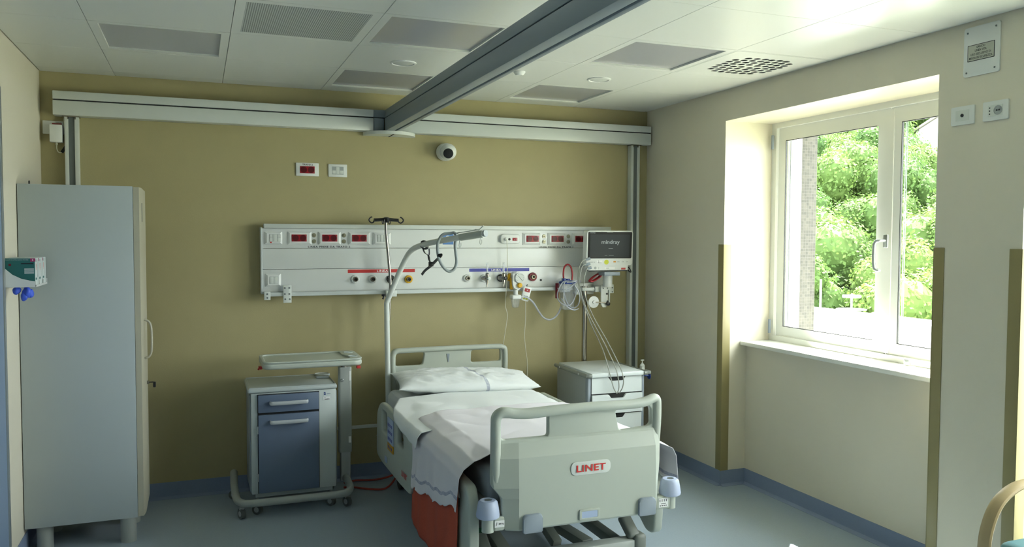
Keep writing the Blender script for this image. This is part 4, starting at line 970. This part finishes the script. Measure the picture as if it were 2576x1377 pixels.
# ================================================================ BEDDING
def wr(x, y, a=.004, s=9): return a*noise.noise(Vector((x*s, y*s, 3.1)))
mt = MB().box(1.985, -2.185, .487, 2.800, -.262, .628, bev=.028, seg=4).build('mattress', 'dgrey', None, label='dark grey mattress showing at the foot of the bed', cat='mattress')
# fitted sheet over the head part
m = MB()
def fsheet(u, v):
    y = -.256-v*1.2
    pr = [(1.977, .500), (1.977, .60), (1.985, .632), (2.01, .645), (2.4, .652), (2.775, .645), (2.80, .632), (2.808, .60), (2.808, .500)]
    k = u*(len(pr)-1); i = min(int(k), len(pr)-2); f = k-i
    x = pr[i][0]*(1-f)+pr[i+1][0]*f; z = pr[i][1]*(1-f)+pr[i+1][1]*f
    if v < .04: z = min(z, .60+(v/.04)*.05)
    return Vector((x+wr(y, z, .0025, 14), y, z+(wr(x, y, .005, 7) if .25 < u < .75 else 0)))
m.grid(fsheet, 49, 60); m.build('fitted_sheet', 'sheet', None, label='white fitted sheet around the head half of the mattress', cat='sheet', angle=60)
def cloth(name, m_, y0, y1, prof, hem_l, hem_r, label, cat, zoff=0, wrk=.004, stripe=None, tilt=0, nu=121, nv=70, lcut=None, foldk=1):
    """prof: cross profile points with x,z over the bed; hem_l/hem_r(y)->z where each side ends"""
    mb = MB(); 
    def pos(u, v):
        y = y0+(y1-y0)*v
        hl, hr_ = hem_l(v), hem_r(v)
        P_ = [Vector((prof[0][0]-.004-.02*max(0, (prof[0][1]-hl)), 0, hl))]+[Vector((a, 0, b)) for a, b in prof]+[Vector((prof[-1][0]+.004+.02*max(0, (prof[-1][1]-hr_)), 0, hr_))]
        ds = [0]
        for a, b in zip(P_, P_[1:]): ds.append(ds[-1]+(b-a).length)
        c0 = lcut(v) if lcut else 0
        d = c0+u*(ds[-1]-c0); i = 0
        while i < len(ds)-2 and ds[i+1] < d: i += 1
        f = (d-ds[i])/max(ds[i+1]-ds[i], 1e-6); p = P_[i].lerp(P_[i+1], min(f, 1))
        hang_l = max(0, prof[0][1]-p.z) if p.x < BED else 0; hang_r = max(0, prof[-1][1]-p.z) if p.x > BED else 0
        fold = foldk*(.010*math.sin(y*17+1.3)+.006*math.sin(y*41))*min(1, (hang_l+hang_r)*6)
        yy = y+tilt*hang_l*(.35 if v > .5 else .35)+.012*noise.noise(Vector((p.x*3, y*2, 8)))*(1 if v in (0, 1) else .5)
        zz = p.z+zoff+noise.noise(Vector((p.x*6, y*7, 2.2)))*wrk+abs(noise.noise(Vector((p.x*3+y*4, y*3-p.x*5, 5.5))))*wrk*1.6
        return Vector((p.x+(-fold if p.x < BED else fold), yy, zz))
    mb.grid(pos, nu, nv)
    o = mb.build(name, m_, None, angle=60, label=label, cat=cat)
    md = o.modifiers.new('thickness', 'SOLIDIFY'); md.thickness = .0022; md.offset = 1
    if stripe:
        me = o.data; at = me.attributes.new('band', 'FLOAT', 'POINT'); off = Vector(o.location)
        for v in me.vertices:
            i, j = divmod(v.index, nv); q = j/(nv-1); c_ = v.co+off
            at.data[v.index].value = (c_.z-(hem_l(q)+.062) if c_.x < BED else c_.z-(hem_r(q)+.03)) if c_.z < .62 else 1.0
    return o
# draw sheet
cloth('draw_sheet', 'sheet', -.66, -1.50, [(1.853, .620), (1.872, .643), (1.92, .650), (1.97, .658), (2.02, .664), (2.4, .670), (2.77, .664), (2.815, .655), (2.825, .60)],
      lambda v: .600-.06*max(0, v-.4), lambda v: .56, 'white flat sheet laid across the middle of the bed, left corner over the rail', 'sheet', 0, .006, lcut=lambda v: .135*max(0, 1-v/.42))
cloth('blanket', 'orange', -1.27, -2.07, [(1.885, .575), (1.90, .612), (1.95, .650), (2.02, .672), (2.4, .678), (2.72, .672), (2.76, .670), (2.775, .669), (2.78, .669)],
      lambda v: .145-.035*math.sin(v*PI)+.06*max(0, v-.75), lambda v: .668, 'orange blanket hanging below the white bedspread at the bed side', 'blanket', 0, .004, foldk=.45)
def hemz(v): return .325+.125*v-.020*math.sin(v*PI)+.006*math.sin(v*31)+.004*math.sin(v*67)
bs = cloth('bedspread', 'spread', -1.22, -2.12, [(1.872, .590), (1.892, .625), (1.94, .660), (2.02, .684), (2.4, .692), (2.77, .684), (2.86, .660), (2.935, .628), (2.955, .59)],
      hemz, lambda v: .455, 'pale bedspread with blue woven stripe draped over the foot half of the bed', 'bedspread', 0, .006, stripe=True, tilt=.12, nu=240, nv=120)
# pillow
def pillow():
    m = MB(); nu, nv = 110, 60
    def top(sgn):
        def f(u, v):
            a = u*2-1; b = v*2-1
            x = a*.450; y = b*.215
            e = (1-abs(a)**3.2)*(1-abs(b)**2.6); t_ = max(e, 0)**.55
            px = x*(1-.07*(1-abs(b)**2)*a*a*0-.05*(1-b*b)*abs(a)**3); py = y*(1-.10*a*a*abs(b)+.06*abs(a)**6)
            zz = sgn*.060*t_*(1-.15*b*(sgn > 0))+(.014*noise.noise(Vector((a*3, b*3, 1+sgn)))+.012*noise.noise(Vector((a*8+b*5, b*5, 4)))+.006*abs(noise.noise(Vector((a*14-b*9, b*9, 7)))))*t_
            return Vector((px, py, zz))
        return f
    m.grid(top(1), nu, nv); m.grid(top(-1), nu, nv)
    bmesh.ops.remove_doubles(m.bm, verts=m.bm.verts[:], dist=.0008)
    m.bm.transform(Matrix.Translation((2.425, -.480, .712)) @ Matrix.Rotation(math.radians(-5), 4, 'Z') @ Matrix.Rotation(math.radians(5), 4, 'X') @ Matrix.Rotation(math.radians(1.5), 4, 'Y'))
    o = m.build('pillow', 'pcase', None, angle=80, label='white pillow with grey-blue printed band lying at the head of the bed', cat='pillow')
    off = Vector(o.location); at = o.data.attributes.new('band', 'FLOAT', 'POINT')
    for v in o.data.vertices:
        c_ = v.co+off; at.data[v.index].value = c_.x-(2.475-(c_.y+.47)*.15)
    # pillow case flap on the right end
    def flap(u, v):
        return Vector((2.83+u*.055, -.60+v*.16-.02*u, .682-.010*u+.006*math.sin(v*9)))
    f = MB().grid(flap, 8, 12).build('case_flap', 'sheet', o, angle=80)
    md = f.modifiers.new('thickness', 'SOLIDIFY'); md.thickness = .003
pillow()

# ================================================================ NIGHT TABLE with over-bed tray
nt_ = thing('bedside_cabinet', (1.36, -.32, 0), 'grey bedside cabinet with slate-blue drawer and door on castors', 'bedside cabinet')
MB().box(1.118, -.505, .118, 1.606, -.13, .715, bev=.008).build('body', 'cab', nt_)
MB().box(1.100, -.516, .715, 1.612, -.12, .742, bev=.010, seg=3).build('top', 'cab', nt_)
MB().box(1.113, -.500, .7425, 1.600, -.135, .746).build('top_rim', 'bed', nt_) if False else None
MB().tube([(1.112, -.508, .742), (1.604, -.508, .742), (1.604, -.128, .742), (1.112, -.128, .742)], .004, 6, closed=True, smooth=False).build('top_rim', 'cab', nt_)
MB().lathe((1.57, -.17, .742), (0, 0, 1), [(.05, 0), (.05, .008), (.044, .012), (.040, .008)], 24).box(1.52, -.28, .742, 1.60, -.25, .756, bev=.005).build('cup_holder', 'cab', nt_)
def front(name, z0, z1, hz):
    f = MB().box(1.158, -.524, z0, 1.502, -.506, z1, bev=.002).build(name, 'bluefr', nt_)
    MB().tube([(1.224, -.524, hz-.001), (1.226, -.545, hz), (1.238, -.556, hz), (1.33, -.558, hz), (1.422, -.556, hz), (1.434, -.545, hz), (1.436, -.524, hz-.001)], (.005, .0115), 10, n=4, flat=(1, 0, 0)).build('handle', 'handle', f)
front('drawer', .600, .702, .657); front('door', .128, .586, .545)
MB().box(1.154, -.510, .124, 1.506, -.5055, .706).build('front_gap', 'slot', nt_)
for hz in (.50, .22): MB().box(1.150, -.527, hz-.022, 1.157, -.507, hz+.022, bev=.002).build('hinge', 'alu', nt_)
text('2', F(1.540, -.5056, .688), .012, .016, 'bluecap', nt_, off=.06); text('centro', F(1.562, -.5056, .686), .022, .006, 'bluecap', nt_)
s = MB().box(1.530, -.5060, .648, 1.572, -.5056, .670).build('sticker', 'wink', nt_); text('centro', F(1.553, -.5062, .654), .028, .007, 'ink', s, off=.02)
MB().tube([(1.538, -.5062, .660), (1.541, -.5062, .666), (1.544, -.5062, .660)], .0008, 5, smooth=False).build('sticker_mark', 'ink', s)
MB().box(1.6062, -.49, .13, 1.612, -.14, .70, bev=.002).build('side_panel', 'pad', nt_); MB().box(1.112, -.49, .13, 1.1178, -.14, .70, bev=.002).build('side_panel', 'pad', nt_)
MB().tube([(1.035, -.12, .155), (1.030, -.30, .125), (1.035, -.48, .100), (1.06, -.545, .092), (1.11, -.570, .090), (1.36, -.575, .090), (1.60, -.575, .090), (1.665, -.560, .095), (1.690, -.50, .105), (1.690, -.42, .115), (1.688, -.33, .12)], .022, 16, n=6).build('base_tube', 'tube', nt_)
def castor(x, y, a):
    c_ = thing_part = MB().cyl((x-.012*math.cos(a), y-.012*math.sin(a), .030), (x+.012*math.cos(a), y+.012*math.sin(a), .030), .030, seg=24).build('castor', 'wheel', nt_)
    MB().box(x-.014, y-.012, .050, x+.014, y+.018, .066, bev=.005).cyl((x, y, .06), (x, y, .092), .009, seg=12).build('castor_fork', 'tube', c_)
    MB().cyl((x-.0135*math.cos(a), y-.0135*math.sin(a), .030), (x+.0135*math.cos(a), y+.0135*math.sin(a), .030), .016, seg=18).build('hub', 'cartg', c_)
for q in ((1.060, -.545, .4), (1.150, -.50, .9), (1.575, -.49, .7), (1.665, -.535, .5), (1.033, -.16, 1.3), (1.62, -.17, .3)): castor(*q)
MB().box(1.140, -.49, .096, 1.585, -.15, .117).build('under_tray', 'cab', nt_)
MB().prism(rrect(-.040, -.024, .040, .024, .014, 5), frame((1.688, -.330, 0), (1, 0, 0), (0, 1, 0)), .28, .815, bev=.004).build('column', 'tube', nt_)
MB().prism(rrect(-.032, -.018, .032, .018, .010, 5), frame((1.689, -.330, 0), (1, 0, 0), (0, 1, 0)), .10, .281).build('column_base', 'alu', nt_)
MB().cyl((1.685, -.33, .815), (1.685, -.33, .86), .018, seg=20).build('column_pin', 'chrome', nt_)
MB().lathe((1.668, -.3545, .735), (0, -1, 0), [(.008, 0), (.010, .004), (.006, .008)], 12).build('release_button', 'alu', nt_)
MB().box(1.712, -.3555, .73, 1.722, -.3545, .79).build('sticker', 'wink', nt_); MB().box(1.706, -.3555, .34, 1.722, -.3545, .38).build('sticker', 'wink', nt_)
T = frame((0, 0, 0), (1, 0, 0), (0, 1, 0))
tr = link_mesh(shape2d(rpoly([(1.180, -.590), (1.755, -.590), (1.760, -.235), (1.180, -.235)], .06, 8), [], frame((0, 0, .858), (1, 0, 0), (0, 1, 0)), .036, .014, 4), 'overbed_tray', 'bed', nt_)
me = shape2d(rpoly([(1.180, -.590), (1.755, -.590), (1.760, -.235), (1.180, -.235)], .06, 8), [rpoly([(1.200, -.570), (1.66, -.570), (1.70, -.50), (1.66, -.40), (1.665, -.258), (1.200, -.258)], .045, 8)], frame((0, 0, .893), (1, 0, 0), (0, 1, 0)), .010, .0035, 2)
link_mesh(me, 'tray_rim', 'bed', tr)
MB().lathe((1.708, -.50, .903), (0, 0, 1), [(.030, 0), (.028, .003), (.024, .003), (.023, .0005)], 26).lathe((1.708, -.33, .903), (0, 0, 1), [(.030, 0), (.028, .003), (.024, .003), (.023, .0005)], 26).build('cup_recess', 'cab', tr)
MB().box(1.166, -.47, .846, 1.186, -.43, .862, bev=.003).tube([(1.176, -.45, .855), (1.164, -.47, .848)], .006, 8, smooth=False).box(1.715, -.60, .842, 1.738, -.575, .858, bev=.003).build('tilt_lever', 'redlab', tr)

# ================================================================ LOCKER
lk = thing('tall_locker', (.28, -.5, 0), 'tall light grey locker on round legs at the left wall', 'locker')
MB().box(.004, -.72, .130, .528, -.32, 1.884, bev=.0015).build('body', 'locker', lk)
d_ = MB().prism([(.530, -.718), (.558, -.718), (.566, -.66), (.566, -.325), (.530, -.325)], frame((0, 0, 0), (1, 0, 0), (0, 1, 0)), .135, 1.880, bev=.002).build('door', 'lockdoor', lk, angle=15)
MB().tube([(.566, -.60, 1.172), (.590, -.60, 1.160), (.602, -.60, 1.12), (.602, -.60, 1.01), (.590, -.60, .972), (.566, -.60, .962)], (.010, .006), 10, n=5, flat=(0, 1, 0)).build('handle', 'lockdoor', d_)
MB().box(.5662, -.58, 1.72, .5670, -.55, 1.80).build('card_slot', 'slot', d_) if False else MB().box(.5663, -.648, 1.70, .5685, -.640, 1.80).build('card_slot', 'alu_d', d_)
k_ = MB().cyl((.560, -.42, .800), (.578, -.42, .800), .010, seg=16).build('lock', 'chrome', d_)
MB().cyl((.578, -.42, .800), (.600, -.42, .800), .003, seg=8).box(.597, -.428, .770, .612, -.412, .802, bev=.004).build('key', 'dark', k_)
for (a, b) in ((.085, -.655), (.480, -.690), (.085, -.38), (.480, -.38)):
    MB().lathe((a+(0 if a > .1 else .0), b, 0), (0, 0, 1), [(.038, 0), (.039, .006), (.039, .131)], 26).build('leg', 'tube', lk)
MB().lathe((.055, -.70, 1.884), (0, 0, 1), [(.004, 0), (.004, .014), (.002, .018)], 10).build('top_screw', 'slot', lk)

# ================================================================ GLOVE BOX HOLDER
gh = thing('glove_box_holder', (.07, -.93, 1.39), 'white curved-sided holder for glove boxes on the left wall', 'glove box holder')
side = [(0.001, 1.388), (.136, 1.388), (.136, 1.412), (.118, 1.415), (.080, 1.425), (.045, 1.444), (.020, 1.468), (.001, 1.488)]
T = frame((0, -1.090, 0), RX, UZ)
gx = MB(); gx.prism(side, T, 0, .003); gx.build('side_wall', 'white', gh)
gx = MB(); gx.prism([(0.001, 1.388), (.139, 1.388), (.139, 1.412), (.001, 1.43)], frame((0, -.785, 0), RX, UZ), 0, .003); gx.build('side_wall', 'white', gh)
gx = MB().box(.001, -1.090, 1.385, .139, -.785, 1.3885); gx.build('bottom', 'white', gh)
gx = MB()
for q in (-1.090, -.990, -.890, -.797): gx.box(.1365, q, 1.388, .139, q+.012, 1.412)
gx.box(.1365, -1.090, 1.388, .139, -.785, 1.394); gx.build('front_lip', 'white', gh)
def glovebox(y0, label):
    t = thing('glove_box', (.07, y0+.045, 1.389), label, 'glove box', 'glove boxes in the wall holder')
    b = MB().box(.003, y0, 1.3895, .135, y0+.088, 1.519, bev=.001).build('carton', 'boxw', t)
    MB().box(.0035, y0-.0006, 1.392, .134, y0-.0001, 1.5185).build('printed_side', 'glovebox', t)
    MB().box(.116, y0-.0012, 1.504, .136, y0-.0007, 1.5185).build('size_mark', 'magenta', t)
    text('S', F(.126, y0-.0014, 1.511), .005, .009, 'wink', t, off=.03)
    text('GUANTI IN NITRILE SENZA POLVERE', F(.062, y0-.0009, 1.512), .092, .0045, 'boxw', t)
    MB().box(.078, y0-.0010, 1.492, .128, y0-.0007, 1.497).build('text_bar', 'ink', t)
    for z in (1.466, 1.457, 1.448): MB().box(.091, y0-.0010, z, .130, y0-.0007, z+.006).build('text_panel', 'boxw', t)
    MB().box(.028, y0-.0010, 1.484, .038, y0-.0007, 1.494).build('emblem', 'maroon', t)
    MB().box(.1352, y0+.004, 1.498, .1358, y0+.084, 1.5185).build('printed_end', 'glovebox', t) if False else None
    Te = frame((.1354, y0+.044, 1.478), (0, 0, -1), (0, 1, 0))
    text('MED', Te @ Matrix.Translation((0, -.022, 0)), .030, .012, 'rink', t, off=.02)
    MB().box(.1352, y0+.006, 1.418, .1358, y0+.036, 1.428).build('end_mark', 'glovebox', t)
    MB().box(.1352, y0+.052, 1.43, .1358, y0+.056, 1.515).box(.1352, y0+.010, 1.502, .1358, y0+.035, 1.514).build('end_print', 'cartg', t)
glovebox(-1.078, 'teal and white glove box nearest the viewer in the wall holder')
glovebox(-.982, 'glove box in the middle of the three in the wall holder')
glovebox(-.886, 'glove box farthest back of the three in the wall holder')
m = MB()
def lump(c, r, s3, sd_):
    t_ = bmesh.new(); bmesh.ops.create_icosphere(t_, subdivisions=3, radius=r)
    for v in t_.verts:
        n_ = noise.noise(v.co*45+Vector((sd_, 0, 0))); v.co = Vector(c)+Vector((v.co.x*s3[0], v.co.y*s3[1], v.co.z*s3[2]))*(1+.35*n_)
    m.merge(t_)
lump((.052, -1.04, 1.368), .021, (.85, .8, .95), 1); lump((.092, -1.04, 1.362), .024, (.8, .8, 1.1), 2); lump((.082, -1.045, 1.340), .017, (.8, .7, 1.2), 3); lump((.106, -1.03, 1.352), .018, (.7, .8, 1.1), 5)
m.build('nitrile_glove', 'glove', None, label='crumpled blue nitrile glove hanging out under the glove holder', cat='glove')

# ================================================================ FLOOR HOSE
MB().tube([(1.72, -.10, .012), (1.80, -.075, .012), (1.92, -.105, .012), (2.04, -.10, .03), (2.085, -.13, .10), (2.03, -.22, .04), (1.95, -.31, .012), (1.86, -.30, .012), (1.76, -.22, .012), (1.70, -.20, .012)], .0065, 10, n=8).build('floor_hose', 'orhose', None, label='orange-red hose looping on the floor between cabinet and bed', cat='hose')

# ================================================================ RIGHT WALL FITTINGS
def RW(y, z, x=WX): return frame((x-.0005, y, z), (0, -1, 0), UZ)   # faces -x
t = thing('wall_cover_plate', (WX, -2.82, 2.34), 'white screwed cover plate with engraved grey label, high beside the window', 'cover plate')
MB().prism(rrect(-.088, -.106, .086, .108, .012), RW(-2.819, 2.445), 0, .006, bev=.0015).build('plate', 'white', t)
T = RW(-2.819, 2.445) @ Matrix.Translation((-.003, -.005, .0062))
MB().prism(rrect(-.065, -.036, .065, .034, .002, 2), T, 0, .001).build('label_border', 'ink', t)
MB().prism(rrect(-.0625, -.0335, .0625, .0315, .002, 2), T, .001, .0014).build('label_plate', 'labelg', t)
for s_, zz, ww in (('GANCIO', .0225, .042), ('LINEA VITA', .0075, .056), ('USO ESCLUSIVO DI', -.0080, .098), ('MESSA IN SICUREZZA', -.0235, .112)):
    text(s_, T @ Matrix.Translation((0, zz, .0015)), ww, .0095, 'ink', t, off=.01)
for (a, b) in ((-.070, .085), (.066, .088), (-.072, -.088), (.064, -.086)):
    MB().cyl(RW(-2.819, 2.445) @ Vector((a, b, .006)), RW(-2.819, 2.445) @ Vector((a, b, .0075)), .004, seg=12).build('screw', 'alu_d', t)
t = thing('wall_outlet', (WX, -2.735, 2.13), 'white wall plate with single round aerial outlet, right of the window', 'wall outlet')
MB().prism(rrect(-.058, -.041, .058, .041, .004), RW(-2.734, 2.174), 0, .008, bev=.002).build('plate', 'white', t)
MB().prism(rrect(-.034, -.0235, .034, .0235, .001, 1), RW(-2.734, 2.174), .008, .0088).build('insert', 'offwhite', t)
MB().lathe(RW(-2.734, 2.174) @ Vector((0, 0, .0088)), (-1, 0, 0), [(.0075, 0), (.0075, .003), (.005, .004), (.004, .001)], 16).build('jack', 'dark', t)
t = thing('wall_socket', (WX, -2.894, 2.13), 'white wall plate with round mains socket, rightmost beside the window', 'wall socket')
MB().prism(rrect(-.059, -.041, .059, .041, .004), RW(-2.894, 2.174), 0, .008, bev=.002).build('plate', 'white', t)
MB().prism(rrect(-.034, -.0235, .034, .0235, .001, 1), RW(-2.894, 2.174), .008, .0088).build('insert', 'offwhite', t)
MB().lathe(RW(-2.894, 2.174) @ Vector((.013, 0, .0088)), (-1, 0, 0), [(.020, 0), (.020, .0012), (.0185, .0014), (.018, .0002)], 28).build('socket_well', 'cartg', t)
m = MB()
for (a, b) in ((-.026, .013), (-.026, 0), (-.026, -.013)): m.prism(rrect(a-.0025, b-.0028, a+.0025, b+.0028, .001, 2), RW(-2.894, 2.174), .0089, .0094)
for a in (.008, .019): m.prism(rrect(a-.0035, -.003, a+.0035, .003, .001, 2), RW(-2.894, 2.174), .0100, .0106)
m.build('pin_hole', 'dark', t)

# ================================================================ ARMCHAIR bottom right
ch = thing('armchair', (3.8, -3.6, 0), 'armchair with bent light wood arms and teal seat in the bottom right corner', 'armchair')
def chair_arm(y):
    MB().tube([(3.53, y, .0), (3.515, y, .25), (3.512, y, .48), (3.530, y, .58), (3.575, y, .655), (3.65, y, .700), (3.74, y, .715), (3.95, y, .715), (4.10, y, .70)], (.014, .026), 12, n=8, flat=(1, 0, 0)).build('armrest', 'wood', ch)
chair_arm(-3.30); chair_arm(-3.92)
MB().box(3.53, -3.88, .40, 4.08, -3.33, .535, bev=.035, seg=4).build('seat', 'teal', ch)
MB(Matrix.Translation((4.07, 0, .45)) @ Matrix.Rotation(math.radians(10), 4, 'Y')).box(-.04, -3.88, 0, .04, -3.34, .50, bev=.03, seg=4).build('backrest', 'teal', ch)
for q in (-3.30, -3.92): MB().box(4.07, q-.022, 0, 4.11, q+.022, .70, bev=.006).build('leg', 'wood', ch)
MB().box(3.54, -3.9, .35, 4.08, -3.32, .40, bev=.004).build('seat_frame', 'wood', ch)

# ================================================================ OUTSIDE
dirv = Vector((.68, .733, 0)); lat = Vector((.733, -.68, 0)); ORG = Vector((.84, -5.4, 0))
def hz_(s): return -9+max(0, (s-42))*.375
m = MB()
def terr(u, v):
    s = -10+u*170; l = -70+v*140; p = ORG+dirv*s+lat*l
    return Vector((p.x, p.y, hz_(s)-(2 if s < 42 else 0)+noise.noise(Vector((s*.05, l*.05, 0)))*2))
m2 = MB().grid(lambda u, v: ORG+dirv*(36+u*104)+lat*(-60+v*120)+Vector((0, 0, hz_(36+u*104)+noise.noise(Vector((u*5, v*6, 0)))*1.5)), 30, 30)
struct('ground_1', m2, 'soil') if False else tag(m2.build('hillside', 'soil', None, angle=80), kind='structure')
tag(MB().box(-120, -150, -9.4, 160, 160, -9.2).build('ground', 'meadow', None), kind='structure')  # ground added to block light from below the horizon, paled for bounce
MB().box(11, -8, -2.3, 34, 12.5, -2.0).build('flat_roof', 'roofw', None, label='white flat roof outside at the bottom right of the window', cat='roof')
MB().box(20.0, 14, -2.5, 31.5, 40, -2.0, bev=.02).build('flat_roof', 'roofw', None, label='white flat roof outside with lamp masts behind it', cat='roof')
bpy.data.objects['flat_roof.001']['label'] = 'farther white flat roof outside, at the foot of the green hill' if 'flat_roof.001' in bpy.data.objects else ''
# lamp masts
def mast(px, py, h, disc, label):
    t = thing('lamp_mast', (px, py, -2.0), label, 'lamp mast')
    MB().cyl((px, py, -2.0), (px, py, -2.0+h), .045, seg=10).build('pole', 'roofw', t)
    if disc:
        MB().lathe((px, py, -2.0+h*.48), (0, 0, 1), [(.05, 0), (.62, .03), (.62, .06), (.05, .10)], 26).build('disc', 'roofw', t)
        MB().box(px-.28, py-.28, -2.0+h-.06, px+.28, py+.28, -2.0+h+.06, bev=.03).build('lamp_head', 'roofw', t)
mast(25.5, 22.0, 1.9, False, 'plain thin white mast outside, left of the mast with a disc')
mast(27.0, 21.8, 1.15, True, 'white lamp mast with flat disc standing outside before the trees')
# house on the hill
hs = thing('hill_house', (75, 57, 11), 'white gabled house high on the green hill seen through the window', 'house')
hc = ORG+dirv*96+lat*11.2; hc.z = 12.2
m = MB(Matrix.Translation(hc) @ Matrix.Rotation(math.radians(20), 4, 'Z')); m.prism([(-2.6, -5), (2.6, -5), (2.6, .6), (0, 2.1), (-2.6, .6)], frame((0, 0, 0), (0, 1, 0), UZ), -3, 3)
hs.location = hc; m.build('wall', 'plaster', hs)
m = MB(Matrix.Translation(hc) @ Matrix.Rotation(math.radians(20), 4, 'Z'))
m.prism([(-3.0, .40), (0, 2.13), (3.0, .40), (3.0, .62), (0, 2.38), (-3.0, .62)][::-1], frame((0, 0, 0), (0, 1, 0), UZ), -3.4, 3.4); m.build('roof', 'rooftile', hs)
# trees
def crown(seed):
    rnd = random.Random(seed); m = MB(); vs = []; fs = []
    lumps = []
    for k in range(15):
        a = rnd.uniform(0, 2*PI); r = rnd.uniform(.4, 2.9); h = rnd.uniform(1.8, 6.6)
        r *= 1-.5*abs(h-4.0)/3.4
        lumps.append((Vector((r*math.cos(a), r*math.sin(a), h)), rnd.uniform(1.0, 1.75)))
    for c_, R_ in lumps:
        for k in range(760):
            d = Vector((rnd.gauss(0, 1), rnd.gauss(0, 1), rnd.gauss(0, 1)+.25)).normalized()
            p = c_+d*R_*rnd.uniform(.82, 1.08)*(1+.18*noise.noise(d*2.5+c_)); n_ = (d+Vector((rnd.gauss(0, .5), rnd.gauss(0, .5), rnd.gauss(0, .5)+.2))).normalized()
            u_ = n_.orthogonal().normalized(); w_ = n_.cross(u_); s = rnd.uniform(.07, .16); an = rnd.uniform(0, PI); u_, w_ = u_*math.cos(an)+w_*math.sin(an), w_*math.cos(an)-u_*math.sin(an)
            i = len(vs); vs += [p-u_*s, p+w_*s*.6, p+u_*s, p-w_*s*.6]; fs.append((i, i+1, i+2, i+3))
        t_ = bmesh.new(); bmesh.ops.create_icosphere(t_, subdivisions=2, radius=R_*.86)
        mp = len(vs)
        for v in t_.verts: vs.append(c_+v.co)
        for f in t_.faces: fs.append(tuple(mp+v.index for v in f.verts))
        t_.free()
    me = bpy.data.meshes.new('foliage'); me.from_pydata([tuple(v) for v in vs], [], fs); me.materials.append(M['leaf']); return me
crowns = [crown(s) for s in (3, 8, 21, 34)]
b = MB().cyl((0, 0, 0), (0, 0, 3.5), .22, .12, 10); tm = bpy.data.meshes.new('trunk'); b.bm.to_mesh(tm); b.bm.free(); tm.materials.append(M['trunk'])
rnd = random.Random(5)
s = 47.0; row = 0
while s < 128:
    step = 3.5+s*.012
    half = 5+s*.21
    l = -half+(row % 2)*2.2-4
    while l < half+4:
        ss = s+rnd.uniform(-1, 1); ll = l+rnd.uniform(-.9, .9); p = ORG+dirv*ss+lat*ll
        hp = (p-hc); hp.z = 0
        if not (hp.length < 6 or (ss < 96 and ss > 73 and abs(ll-9.6*ss/96) < 4.2)):
            z = hz_(ss)-.8+rnd.uniform(-.6, .6)
            k = rnd.uniform(.72, 1.15)
            t = bpy.data.objects.new('tree', None); col.objects.link(t); t.location = (p.x, p.y, z); t.scale = (k, k, k*rnd.uniform(.9, 1.15)); t.rotation_euler = (0, 0, rnd.uniform(0, 6.28))
            tag(t, 'leafy green tree in the dense wood on the hillside outside the window', 'tree', 'trees on the hillside')
            for nm, me in (('foliage', crowns[rnd.randrange(4)]), ('trunk', tm)):
                o = bpy.data.objects.new(nm, me); col.objects.link(o); o.parent = t
        l += 4.4
    s += step; row += 1
